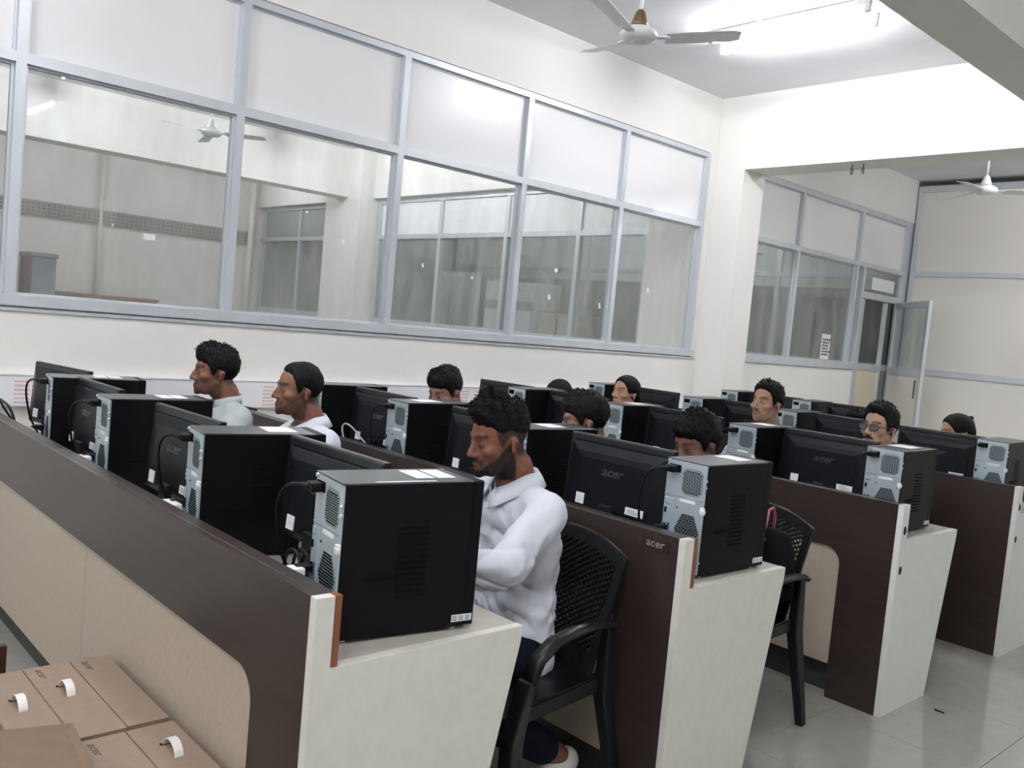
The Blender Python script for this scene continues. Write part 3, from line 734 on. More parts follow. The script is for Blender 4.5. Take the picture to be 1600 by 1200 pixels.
place_monitor('3.3', -3.94, 3.95, -3.46, 3.95, 'black monitor on the third desk, right of the tower above the bearded man')
place_monitor('3.4', -4.56, 3.92, -4.13, 3.95, 'black monitor on the third desk, leftmost of its row, against the cream wall')
place_monitor('4.1', -2.31, 5.3, -1.84, 5.3, 'black monitor on the fourth desk in front of the woman with the hair knot')
place_monitor('4.2', -2.86, 5.3, -2.38, 5.3, 'black monitor on the fourth desk, cut off by the man in glasses')
place_monitor('4.3', -4.44, 5.3, -3.96, 5.3, 'black monitor on the fourth desk, right behind the smiling girl')
place_monitor('4.4', -3.55, 5.3, -3.08, 5.3, 'black monitor on the fourth desk, right beside the smiling man\'s face')
place_monitor('5.1', -3.50, 6.68, -3.03, 6.68, 'black monitor on the fifth desk, above the hair of the half-hidden person')
place_monitor('5.2', -4.22, 6.70, -3.76, 6.70, 'black monitor on the fifth desk, right of the smiling man\'s head')

# ------------------------------------------------------------------ cables and plugs
def bez(p0, p1, p2, p3, n=16):
    p0, p1, p2, p3 = map(Vector, (p0, p1, p2, p3)); out = []
    for k in range(n + 1):
        t = k / n; s = 1 - t
        out.append(p0 * s ** 3 + p1 * 3 * s * s * t + p2 * 3 * s * t * t + p3 * t ** 3)
    return out
def tower_pt(key, u, v, y=0.0):
    t = towers[key]; a = t.rotation_euler.z
    lx, ly = -TW + TW * u, y
    return Vector((t.location.x + lx * math.cos(a) - ly * math.sin(a), t.location.y + lx * math.sin(a) + ly * math.cos(a), DESKTOP + 0.009 + TH * v))
def power_cable(key, label, reach=0.16, drop=0.03):
    p = tower_pt(key, 0.21, 0.918, -0.002)
    c = empty('power_cable', p, towers[key].rotation_euler.z, label, 'cable', 'black power cables behind the towers')
    MB().box(-0.018, 0.018, -0.030, 0.0, -0.011, 0.011).build('plug', M['cable'], c, bevel=0.004)
    e = DESKTOP + 0.012 - p.z
    path = bez((0, -0.028, 0), (-0.02, -0.06, 0.012), (-reach * 0.8, -0.085, 0.0), (-reach, -0.05, -0.14)) + bez((-reach, -0.05, -0.14), (-reach - 0.01, -0.04, -0.21), (-reach - 0.02, 0.02, e + 0.05), (-reach - 0.03, 0.03, e))[1:]
    MB().tube(path, 0.0042, 8).build('cord', M['cable'], c)
    MB().tube(path[:4], [0.0075, 0.007, 0.006, 0.0045], 8).build('strain_relief', M['cable'], c)
    return c
def video_cable(key, label, ex=-0.13):
    p = tower_pt(key, 0.10, 0.365, -0.004)
    c = empty('video_cable', p, towers[key].rotation_euler.z, label, 'cable', 'black video cables behind the towers')
    MB().box(-0.014, 0.014, -0.040, 0.0, -0.008, 0.008).build('plug', M['cable'], c, bevel=0.003)
    path = bez((0, -0.038, 0), (-0.03, -0.055, 0.0), (ex * 0.7, -0.02, -0.015), (ex, 0.06, -0.06))
    MB().tube(path, 0.0045, 8).build('cord', M['cable'], c)
power_cable('1.1', 'black power cable looping from the rear of the nearest tower', 0.12)
power_cable('1.2', 'black power cable looping from the front desk\'s second tower', 0.13)
power_cable('1.3', 'black power cable looping from the front desk\'s third tower', 0.15)
power_cable('1.4', 'black power cable arching from the leftmost tower against the white trunking', 0.16)
power_cable('2.1', 'black power cable from the aisle-end tower of the second desk', 0.09)
power_cable('2.3', 'black power cable from the tower below the boy with the bowed head', 0.07)
power_cable('3.1', 'black power cable from the aisle-end tower of the third desk', 0.05)
power_cable('3.2', 'black power cable from the tower below the smiling man', 0.05)
power_cable('4.1', 'black power cable from the tower at the right edge of the photo', 0.05)
for k, l in (('1.1', 'black video cable plugged low into the nearest tower'), ('1.2', 'black video cable plugged low into the front desk\'s second tower'), ('1.3', 'black video cable plugged low into the front desk\'s third tower'), ('1.4', 'black video cable plugged low into the leftmost tower'), ('2.1', 'black video cable plugged into the aisle-end tower of the second desk'), ('3.1', 'black video cable plugged into the aisle-end tower of the third desk'), ('4.1', 'black video cable plugged into the tower at the right edge')):
    video_cable(k, l)
# cable coil and power brick left of the nearest tower
cb = empty('cable_coil', (-1.93, 1.12, DESKTOP), 0, 'black coiled cable standing between the nearest tower and its monitor', 'cable')
pp = []
for k in range(60):
    a = 2 * PI * k / 24
    pp.append((-0.01 + 0.055 * math.cos(a) + 0.0006 * k, -0.02 + 0.0007 * k, 0.075 + 0.068 * math.sin(a)))
MB().tube(pp, 0.0045, 6).build('coil', M['cable'], cb)
br = empty('power_brick', (-1.86, 1.055, DESKTOP), 0.25, 'black power brick on the front desk beside the nearest tower', 'adapter')
MB().box(-0.05, 0.03, -0.02, 0.02, 0, 0.115).build('brick', M['cable'], br, bevel=0.006)
MB().box(-0.035, 0.0, -0.0205, -0.0195, 0.06, 0.064).build('brick_label', M['ink'], br)
def socket_box(x, y, label, rz=0.0, s=1.0):
    t = empty('extension_socket', (x, y, DESKTOP), rz, label, 'socket', 'white extension sockets behind the towers')
    MB().box(-0.06 * s, 0.06 * s, -0.018, 0.018, 0, 0.145).build('socket_block', M['white_plastic'], t, bevel=0.005)
    MB().box(-0.04 * s, -0.01 * s, -0.022, -0.017, 0.11, 0.14).build('plug', M['cable'], t, bevel=0.004)
socket_box(-1.80, 1.012 + 0.02, 'white extension socket just left of the nearest tower\'s foot', 0, 0.35)
socket_box(-2.53, 1.03, 'white extension socket left of the front desk\'s second tower', 0, 0.7)
socket_box(-3.33, 1.03, 'white extension socket left of the front desk\'s third tower', 0, 0.5)
def loose_cable(pts, r, m, label):
    o = MB().tube(pts, r, 7).build('loose_cable', m)
    return tag(o, label, 'cable', 'loose cables lying along the desk backs')
loose_cable(bez((-3.52, 2.285, 0.80), (-3.70, 2.27, 0.96), (-3.66, 2.30, 1.0), (-3.53, 2.30, 0.93)) + bez((-3.53, 2.30, 0.93), (-3.45, 2.29, 0.89), (-3.42, 2.28, 0.93), (-3.36, 2.28, 0.80))[1:], 0.0045, M['cable_grey'], 'pale grey cable curling above the second desk\'s edge')
loose_cable(bez((-2.28, 1.02, 0.765), (-2.5, 1.01, 0.90), (-2.65, 1.02, 0.93), (-2.78, 1.03, 0.765)), 0.005, M['cable_grey'], 'pale grey cable on the front desk left of the second tower')
loose_cable(bez((-4.15, 1.02, 0.77), (-4.22, 1.01, 0.98), (-4.35, 1.01, 0.95), (-4.62, 1.05, 0.94)) + bez((-4.62, 1.05, 0.94), (-4.8, 1.08, 0.93), (-4.9, 1.1, 0.9), (-4.96, 1.2, 0.77))[1:], 0.006, M['cable'], 'black cable lying along the front desk\'s back at the left edge')

# ------------------------------------------------------------------ wall trunking with red print
tk = empty('wall_trunking', (WX, 0, 0.94), 0, 'white plastic cable trunking along the wall below the glass, red printed labels', 'trunking')
MB().box(0.0, 0.045, -2.55, 6.9, -0.085, 0.075).build('trunk_body', M['trunk'], tk, bevel=0.004)
MB().box(0.04, 0.05, -2.55, 6.9, 0.075, 0.085).build('trunk_lip', M['trunk'], tk, bevel=0.002)
rp_ = MB(); rr = random.Random(3)
for yc in (0.98, 1.24, 1.32, 2.62, 2.74, 4.2, 4.32, 6.1):
    for k in range(6):
        x = yc - 0.035
        while x < yc + 0.035:
            w = rr.uniform(0.006, 0.014); rp_.box(0.0445, 0.0456, x, x + w, -0.07 + k * 0.022, -0.060 + k * 0.022); x += w + 0.003
tag(rp_.build('red_lettering', M['red_print'], tk), kind='stuff')

# ------------------------------------------------------------------ bits stuck on the glass and walls
def scrap(name, y, z, w, h, m, label, cat, rot=0.0, x=WX - 0.0265, group=None):
    o = MB().box(-0.0008, 0.0008, -w / 2, w / 2, -h / 2, h / 2).build(name, m)
    o.location = (x, y, z); o.rotation_euler = (rot, 0, 0)
    return tag(o, label, cat, group)
scrap('paper_scrap', 1.86, 1.812, 0.066, 0.034, M['label'], 'white paper scrap stuck on the leftmost large pane', 'paper', 0.06)
for (y, z, w, h, l) in ((2.83, 2.1, 0.02, 0.014, 'small white tape bit on the second large pane'), (3.11, 1.95, 0.018, 0.03, 'white tape bit beside the far column on the second large pane'), (3.77, 1.87, 0.016, 0.03, 'white tape bit on the left part of the third large pane'), (4.23, 1.83, 0.02, 0.024, 'white tape bit on the middle of the third large pane'), (5.1, 1.98, 0.035, 0.03, 'white tape bit on the upper part of the fourth large pane'), (5.05, 1.76, 0.03, 0.04, 'white tape bit on the lower part of the fourth large pane'), (5.66, 1.74, 0.02, 0.05, 'white tape strip at the right edge of the fourth large pane'), (6.28, 1.93, 0.03, 0.04, 'white tape bit on the fifth large pane'), (1.66, 1.85, 0.008, 0.014, 'tiny white tape speck above the paper scrap')):
    scrap('tape_bit', y, z, w, h, M['label'], l, 'tape', 0.3, group='tape bits on the glass')
nt_ = empty('notice', (WX - 0.026, 9.57, 1.588), 0, 'small white notice with dark print and red foot stuck on the glass', 'notice')
MB().box(-0.0008, 0.0008, -0.10, 0.10, -0.15, 0.15).build('sheet', M['label'], nt_)
MB().box(-0.001, 0.0012, -0.10, 0.10, -0.165, -0.14).build('red_foot', mat('faded_red_print', (0.5, 0.2, 0.2, 1), 0.6), nt_)
pr = MB(); rr = random.Random(5)
for k in range(6):
    z = 0.085 - k * 0.034; y = -0.075
    while y < 0.065:
        w = rr.uniform(0.018, 0.045); pr.box(-0.001, 0.0012, y, y + w, z - 0.011, z + 0.011); y += w + 0.008
pr.build('print', mat('dark_red_brown_print', (0.09, 0.05, 0.055, 1), 0.6), nt_)
tn = empty('transom_sheet', (WX - 0.024, 10.83, 2.42), 0, 'white paper sheet behind the small pane over the door', 'paper')
MB().box(-0.0008, 0.0008, -0.3, 0.3, -0.075, 0.075).build('sheet', M['laminate_white'], tn)
wr = empty('glass_writing', (WX - 0.027, 7.98, 2.47), 0, 'small grey handwriting at the top of the pane beside the column', 'writing')
text_obj('handwriting', 'Analytics', 0.055, M['ink'], wr, Matrix.Rotation(PI / 2, 4, 'Z') @ RX, 0.0003, 0.3)
for i, (x, l) in enumerate(((-3.80, 'left small metal hook hanging under the cross beam'), (-3.70, 'right small metal hook hanging under the cross beam'))):
    h = empty('beam_hook', (x, 7.2, 3.13), 0, l, 'hook', 'hooks under the cross beam')
    MB().cyl((0, 0, -0.03), (0.004, 0, 0.0), 0.005, n=8).build('wire', M['metal_dark'], h)
    MB().box(-0.011, 0.011, -0.008, 0.008, -0.085, -0.03).build('clip', M['metal_dark'], h, bevel=0.002)
MB_ = MB().cyl((-3.68, -2.5, CEIL - 0.012), (-3.68, 5.45, CEIL - 0.012), 0.012)
tag(MB_.build('conduit', M['batten']), 'white conduit pipe along the ceiling to the tube lights', 'conduit')
tag(MB().box(-0.02, 0.02, -0.003, 0.003, 0, 0.005).build('floor_scrap', M['cable'], loc=(-1.43, 4.02, 0)), 'tiny black scrap on the floor in the aisle', 'scrap')
pn = MB().cyl((-4.62, 2.26, 0.914), (-4.5, 2.27, 0.914), 0.006, n=8).build('pen', M['cable'])
tag(pn, 'black pen on the wall end of the second desk\'s back', 'pen')

# ------------------------------------------------------------------ ceiling fans
def fan(x, y, zc, ang, label, gold=False, rod_top=CEIL, white=False, droop=0.0):
    t = empty('ceiling_fan', (x, y, zc), math.radians(ang), label, 'fan', 'ceiling fans')
    w = M['fan_bright'] if white else M['fan_white']
    MB().lathe([(0.02, 0.052), (0.07, 0.048), (0.105, 0.03), (0.115, 0.008), (0.11, -0.012), (0.085, -0.03), (0.04, -0.036), (0.0, -0.037)][::-1] + [(0.0, 0.053)], 32).build('motor', w, t)
    MB().lathe([(0.0, -0.0395), (0.045, -0.0385), (0.05, -0.034), (0.0, -0.033)], 24).build('motor_cap', M['fan_white'], t)
    MB().cyl((0, 0, 0.05), (0, 0, rod_top - zc), 0.011, n=12).build('rod', w, t)
    cn = M['fan_gold'] if gold else w
    MB().lathe([(0.0, 0.055), (0.052, 0.056), (0.05, 0.075), (0.028, 0.14), (0.016, 0.155), (0.0, 0.156)], 24).build('lower_canopy', cn, t)
    MB().lathe([(0.0, rod_top - zc - 0.16), (0.018, rod_top - zc - 0.158), (0.03, rod_top - zc - 0.13), (0.058, rod_top - zc - 0.045), (0.056, rod_top - zc - 0.035), (0.0, rod_top - zc - 0.034)], 24).build('upper_canopy', w, t)
    MB().cyl((0, 0, rod_top - zc - 0.034), (0, 0, rod_top - zc), 0.008, n=8).build('hook', M['metal_dark'], t)
    for k in range(3):
        a = 2 * PI * k / 3
        R = Matrix.Rotation(a, 4, 'Z')
        b = empty('blade', (0, 0, 0), a); b.parent = t
        MB().prism([(0.10, -0.022), (0.17, -0.032), (0.19, -0.025), (0.19, 0.025), (0.17, 0.032), (0.10, 0.022)], 'z', -0.004, 0.004).build('blade_arm', w, b, bevel=0.001)
        rings = []
        for q in range(9):
            u = q / 8; r = 0.165 + u * 0.44; wd = 0.058 + 0.008 * u - (0.014 if q == 8 else 0)
            pit = -math.radians(13 - 4 * u); dz = -droop * u
            c, s = math.cos(pit), math.sin(pit)
            rings.append([(r, e * c * wd - f_ * s, e * s * wd + f_ * c + dz - 0.004) for e, f_ in ((-1, -0.0012), (1, -0.0012), (1, 0.0012), (-1, 0.0012))])
        MB().loft(rings, smooth=False).build('blade_sheet', w, b)
    return t
fan(-3.63, 4.12, 3.30, 44, 'grey ceiling fan with bronze canopy near the lit tube lights', True, droop=-0.05)
fan(-3.59, 9.57, 3.30, 30, 'white ceiling fan in the far bay beyond the cross beam', False, white=True, droop=0.01)
fan(-9.65, 4.095, 3.30, 45, 'pale ceiling fan seen through the leftmost large pane', False, droop=0.01)

# ------------------------------------------------------------------ cartons in front of the first desk
def carton(x0, x1, y0, y1, z1, label, logo=True, handle=True, hx=0.5):
    t = empty('carton', ((x0 + x1) / 2, (y0 + y1) / 2, 0), 0, label, 'box', 'cardboard monitor cartons in front of the first desk')
    L, W = (x1 - x0) / 2, (y1 - y0) / 2
    MB().box(-L, L, -W, W, 0, z1 - 0.003).build('body', M['carton'], t, bevel=0.002)
    MB().box(-L, L, -W, W, z1 - 0.003, z1).build('top_flap', M['carton'], t, bevel=0.001)
    if handle:
        cx = -L + 2 * L * hx
        path = bez((cx - 0.035, 0, z1 - 0.004), (cx - 0.03, 0, z1 + 0.038), (cx + 0.035, 0, z1 + 0.038), (cx + 0.045, 0, z1 - 0.004), 14)
        hb_ = MB()
        rings = []
        for i, p in enumerate(path):
            q = path[min(i + 1, len(path) - 1)] - path[max(i - 1, 0)]; q.normalize()
            n_ = Vector((-q.z, 0, q.x)) * 0.0012
            rings.append([p + n_ + Vector((0, -0.011, 0)), p + n_ + Vector((0, 0.011, 0)), p - n_ + Vector((0, 0.011, 0)), p - n_ + Vector((0, -0.011, 0))])
        hb_.loft(rings, smooth=False).build('carry_handle', M['strap_white'], t)
        MB().box(cx - 0.042, cx - 0.03, -0.016, 0.016, z1 - 0.001, z1 + 0.0006).build('handle_slot', M['slot'], t)
    if logo:
        text_obj('printed_mark', 'acer', 0.032, M['carton_print'], t, Matrix.Translation((-L + 0.055, -W + 0.035, z1 + 0.0004)), 0.0002, 0.2, 1.2)
    return t
ZC = 0.40
carton(-2.70, -2.212, 0.829, 0.934, ZC, 'brown cardboard carton touching the front desk, back one of the row', True, False)
carton(-2.70, -2.208, 0.704, 0.826, ZC, 'brown cardboard carton with upright white handle, middle of the row', True, True, 0.40)
carton(-2.70, -2.206, 0.579, 0.701, ZC, 'brown cardboard carton with curled white handle, front one of the row', False, True, 0.47)
carton(-2.19, -1.70, 0.815, 0.935, ZC, 'brown cardboard carton below the front desk\'s end, nearer the camera', False, True, 0.3)
carton(-2.19, -1.70, 0.69, 0.812, ZC, 'brown cardboard carton with printed mark, beside the open carton\'s flap', True, False)
oc = empty('open_carton', (-2.13, 0.50, 0), 0, 'open brown carton with its flap folded out, bottom left corner of the photo', 'box')
MB().box(-0.05, 0.40, -0.22, 0.13, 0, 0.37).build('body', M['carton_dark'], oc, bevel=0.003)
fv = [Vector(v) for v in ((-0.075, -0.22, 0.50), (-0.06, 0.19, 0.452), (0.17, 0.165, 0.445), (0.40, -0.22, 0.38))]
fp = MB(); fp.loft([fv, [v - Vector((0, 0, 0.005)) for v in fv]], smooth=False); fp.build('flap', M['carton_dark'], oc)
fp = MB(); fp.loft([[Vector((-0.05, -0.2, 0.37)), Vector((-0.05, 0.13, 0.37)), Vector((-0.06, 0.17, 0.448)), Vector((-0.072, -0.2, 0.492))], [Vector((-0.045, -0.2, 0.37)), Vector((-0.045, 0.13, 0.37)), Vector((-0.055, 0.17, 0.448)), Vector((-0.067, -0.2, 0.492))]], smooth=False); fp.build('side_flap', M['carton_dark'], oc)
bd = empty('board', (-2.80, 0.55, 0), 0.1, 'dark brown board standing at the left edge by the cartons', 'board')
MB().box(-0.012, 0.012, -0.3, 0.137, 0, 0.44).build('panel', M['board'], bd, bevel=0.003)

# ------------------------------------------------------------------ plastic armchairs
def make_chair():
    """origin on the floor under the seat centre; the sitter faces -y."""
    t = empty('armchair')
    n = 13
    # seat shell
    mb = MB(); rings = []
    for j in range(9):
        y = -0.23 + 0.45 * j / 8
        ring = []
        for i in range(n):
            x = -0.235 + 0.47 * i / (n - 1)
            z = 0.452 - 0.018 * (1 - (x / 0.235) ** 2) * math.sin(PI * j / 8) - (0.02 * (1 - j / 2) ** 2 if j < 2 else 0)
            ring.append((x, y, z))
        rings.append(ring + [(p[0], p[1], p[2] - 0.012) for p in ring[::-1]])
    mb.loft(rings, smooth=False); mb.build('seat', M['chair'], t, bevel=0.003)
    MB().prism([(-0.235, 0.40), (0.235, 0.40), (0.24, 0.445), (-0.24, 0.445)], 'y', -0.235, -0.222).build('seat_apron', M['chair'], t, bevel=0.003)
    for s in (-1, 1):
        MB().box(s * 0.237 - 0.006, s * 0.237 + 0.006, -0.22, 0.2, 0.405, 0.448).build('seat_apron', M['chair'], t, bevel=0.003)
    # curved back: frame and woven lattice
    def bp(u, v):      # u -1..1 across, v 0..1 up
        w = 0.225 + 0.03 * v
        return Vector((u * w, 0.215 + 0.11 * v - 0.055 * u * u, 0.43 + v * (0.435 - 0.055 * u * u)))
    def sheet(u0, u1, v0, v1, nu, nv, th, name, par):
        m_ = MB(); rings = []
        for a in range(nv + 1):
            v = v0 + (v1 - v0) * a / nv
            f_ = [bp(u0 + (u1 - u0) * b / nu, v) for b in range(nu + 1)]
            rings.append(f_ + [p + Vector((0, th, 0)) for p in f_[::-1]])
        m_.loft(rings, smooth=False)
        return m_.build(name, M['chair'], par, bevel=0.002)
    sheet(-1, 1, 0.90, 1.0, 14, 2, 0.020, 'back_rail', t)
    sheet(-1, 1, 0.0, 0.22, 14, 3, 0.014, 'back_rail', t)
    sheet(-1, -0.86, 0.2, 0.92, 2, 8, 0.020, 'back_stile', t)
    sheet(0.86, 1, 0.2, 0.92, 2, 8, 0.020, 'back_stile', t)
    lat = MB()
    NU, NV = 17, 15
    for k in range(NU + NV + 1):
        for sgn in (1, -1):
            pts = []
            for q in range(0, 25):
                a = q / 24 * NV
                u = (k - a) if sgn > 0 else (k - NV + a)
                if 0 <= u <= NU: pts.append(bp(-0.88 + 1.76 * u / NU, 0.20 + 0.72 * a / NV) + Vector((0, 0.006 + 0.003 * sgn, 0)))
            if len(pts) > 2: lat.tube(pts, 0.0050, 4, smooth=False)
    tag(lat.build('back_lattice', M['chair'], t), kind='stuff')
    for s in (-1, 1):
        # one bent arm each side, running into the front leg
        path = [(s * 0.255, 0.245, 0.62), (s * 0.272, 0.12, 0.648), (s * 0.28, 0.0, 0.655), (s * 0.283, -0.10, 0.645), (s * 0.284, -0.17, 0.61), (s * 0.283, -0.205, 0.55)]
        m_ = MB(); rings = []
        for i, p in enumerate(path):
            p = Vector(p); q = Vector(path[min(i + 1, 5)]) - Vector(path[max(i - 1, 0)]); q.normalize()
            nn = Vector((0, -q.z, q.y))
            rings.append([p + Vector((0.028, 0, 0)), p + nn * 0.013 + Vector((0.02, 0, 0)), p + nn * 0.015, p + nn * 0.013 - Vector((0.02, 0, 0)), p - Vector((0.028, 0, 0)), p - nn * 0.012])
        m_.loft(rings); m_.build('armrest', M['chair'], t)
        def leg(pts, name):
            m2 = MB(); rr_ = []
            for (x, y, z, a, b) in pts:
                rr_.append([(x - a, y - b, z), (x + a, y - b, z), (x + a, y + b, z), (x - a, y + b, z)])
            m2.loft(rr_, smooth=False); return m2.build(name, M['chair'], t, bevel=0.005)
        leg([(s * 0.285, -0.265, 0, 0.016, 0.019), (s * 0.268, -0.23, 0.40, 0.024, 0.026), (s * 0.282, -0.207, 0.56, 0.024, 0.015)], 'leg')
        leg([(s * 0.265, 0.335, 0, 0.016, 0.019), (s * 0.243, 0.235, 0.40, 0.022, 0.03), (s * 0.247, 0.222, 0.62, 0.016, 0.02)], 'leg')
    return t
CHAIR0 = make_chair(); chairs = []
def place_chair(x, y, deg, label):
    t = CHAIR0 if not chairs else copy_tree(CHAIR0)
    t.location = (x, y, 0); t.rotation_euler = (0, 0, math.radians(deg)); chairs.append(t)
    return tag(t, label, 'chair', 'black plastic armchairs')

# ------------------------------------------------------------------ people
def sd_ell(p, c, r):
    q = (p - c) / r
    k0 = np.linalg.norm(q, axis=-1); k1 = np.linalg.norm(q / r, axis=-1)
    return k0 * (k0 - 1) / np.maximum(k1, 1e-9)
def sd_cap(p, a, b, ra, rb):
    a = np.array(a, float); b = np.array(b, float)
    ab = b - a; t = np.clip(((p - a) @ ab) / (ab @ ab), 0, 1)
    return np.linalg.norm(p - (a + t[..., None] * ab), axis=-1) - (ra + (rb - ra) * t)
def smin(a, b, k):
    h = np.clip(0.5 + 0.5 * (b - a) / k, 0, 1)
    return b + (a - b) * h - k * h * (1 - h)
def smax(a, b, k): return -smin(-a, -b, k)
A = lambda *v: np.array(v, float)
EYE = A(0.0315, -0.070, 0.0); EYR = 0.0150
def head_sdf(p, wide=1.0, jaw=1.0, nose=1.0):  # the nose and lips are added as solids
    """head space: x right, -y forward, z up, eyes at z = 0."""
    p = p * A(1 / wide, 1, 1)
    q = p.copy(); q[..., 0] = np.abs(q[..., 0])
    d = sd_ell(p, A(0, 0.012, 0.034), A(0.0745, 0.098, 0.083))
    d = smin(d, sd_ell(p, A(0, -0.030, -0.028), A(0.058, 0.058, 0.083)), 0.022)
    d = smin(d, sd_ell(p, A(0, -0.040, -0.082), A(0.044 * jaw, 0.046, 0.032)), 0.016)
    d = smin(d, np.linalg.norm(p - A(0, -0.080, -0.103), axis=-1) - 0.0145, 0.016)
    d = smin(d, sd_cap(q, (0.050 * jaw, 0.0, -0.055), (0.030 * jaw, -0.045, -0.098), 0.015, 0.014), 0.018)
    d = smin(d, sd_ell(p, A(0, -0.060, -0.071), A(0.033, 0.0335, 0.031)), 0.014)
    d = smin(d, sd_ell(q, A(0.047, -0.055, -0.026), A(0.021, 0.024, 0.018)), 0.014)
    d = smin(d, sd_cap(q, (0.0, -0.085, 0.022), (0.034, -0.078, 0.025), 0.0085, 0.0085), 0.010)
    d = smax(d, -(np.linalg.norm(q - A(0.0325, -0.101, -0.001), axis=-1) - 0.0165), 0.010)
    d = smin(d, np.linalg.norm(q - EYE, axis=-1) - EYR, 0.003)
    return d
def head_radius(dirs, c, kw):
    t = np.full(dirs.shape[:-1], 0.02)
    for _ in range(70):
        d = head_sdf(c + dirs * t[..., None], **kw)
        t = t + np.clip(-d, -0.02, 0.02) * 0.8
    return t
HC = A(0, 0.0, 0.0)
def sph_dirs(nphi, nth):
    th = np.linspace(0.0001, PI - 0.0001, nth); ph = np.linspace(0, 2 * PI, nphi, endpoint=False)
    T, P_ = np.meshgrid(th, ph, indexing='ij')       # phi = 0 is the face
    return np.stack([np.sin(T) * np.sin(P_), -np.sin(T) * np.cos(P_), np.cos(T)], -1), T, P_
def sstep(x, a, b):
    t = np.clip((x - a) / (b - a), 0, 1); return t * t * (3 - 2 * t)
def grid_mesh(pts):
    nth, nphi = pts.shape[:2]
    fs = []
    for j in range(nth - 1):
        for i in range(nphi):
            k = (i + 1) % nphi
            fs.append((j * nphi + i, (j + 1) * nphi + i, (j + 1) * nphi + k, j * nphi + k))
    fs.append(tuple(range(nphi))); fs.append(tuple((nth - 1) * nphi + i for i in range(nphi))[::-1])
    return pts.reshape(-1, 3), fs

def remesh(mb, voxel, smooth=4, fac=0.5):
    me = mb.mesh('tmp', M['skin'])
    b = bmesh.new(); b.from_mesh(me); bmesh.ops.recalc_face_normals(b, faces=b.faces); b.to_mesh(me); b.free()
    o = bpy.data.objects.new('tmp', me); COL.objects.link(o)
    r = o.modifiers.new('r', 'REMESH'); r.mode = 'VOXEL'; r.voxel_size = voxel; r.use_smooth_shade = True
    if smooth:
        s = o.modifiers.new('s', 'SMOOTH'); s.factor = fac; s.iterations = smooth
    dg = bpy.context.evaluated_depsgraph_get()
    out = bpy.data.meshes.new_from_object(o.evaluated_get(dg))
    bpy.data.objects.remove(o); bpy.data.meshes.remove(me)
    out.polygons.foreach_set('use_smooth', [True] * len(out.polygons))
    return out
def coords(me):
    a = np.empty(len(me.vertices) * 3); me.vertices.foreach_get('co', a); return a.reshape(-1, 3)
def set_coords(me, a): me.vertices.foreach_set('co', a.ravel()); me.update()
def set_tone(me, rgb):
    at = me.color_attributes.new('tone', 'FLOAT_COLOR', 'POINT')
    at.data.foreach_set('color', np.concatenate([rgb, np.ones((len(rgb), 1))], 1).ravel().astype(np.float32))
def link(name, me, m, parent):
    me.name = name; me.materials.clear(); me.materials.append(m)
    o = bpy.data.objects.new(name, me); COL.objects.link(o); o.parent = parent
    return o
def lerp(a, b, t): return a + (b - a) * t

HAIRLINES = {
    'short': [(0, .078), (.45, .076), (.75, .066), (1.0, .040), (1.18, .002), (1.32, -.018), (1.45, -.008), (1.6, .018), (1.85, .004), (2.2, -.045), (PI, -.062)],
    'full': [(0, .074), (.45, .071), (.75, .060), (1.0, .034), (1.16, -.002), (1.30, -.022), (1.45, -.008), (1.6, .016), (1.85, .0), (2.2, -.05), (PI, -.07)],
    'fringe': [(0, .046), (.45, .044), (.75, .038), (1.0, .022), (1.16, -.006), (1.30, -.022), (1.45, -.008), (1.6, .016), (1.85, .0), (2.2, -.05), (PI, -.07)],
    'fade': [(0, .062), (.45, .060), (.75, .054), (1.0, .044), (1.18, .030), (1.32, .022), (1.45, .030), (1.6, .036), (1.85, .032), (2.2, .018), (PI, .006)],
    'woman': [(0, .072), (.35, .068), (.6, .055), (.85, .030), (1.05, .0), (1.3, -.01), (1.6, .0), (1.85, -.02), (2.2, -.06), (PI, -.075)],
}
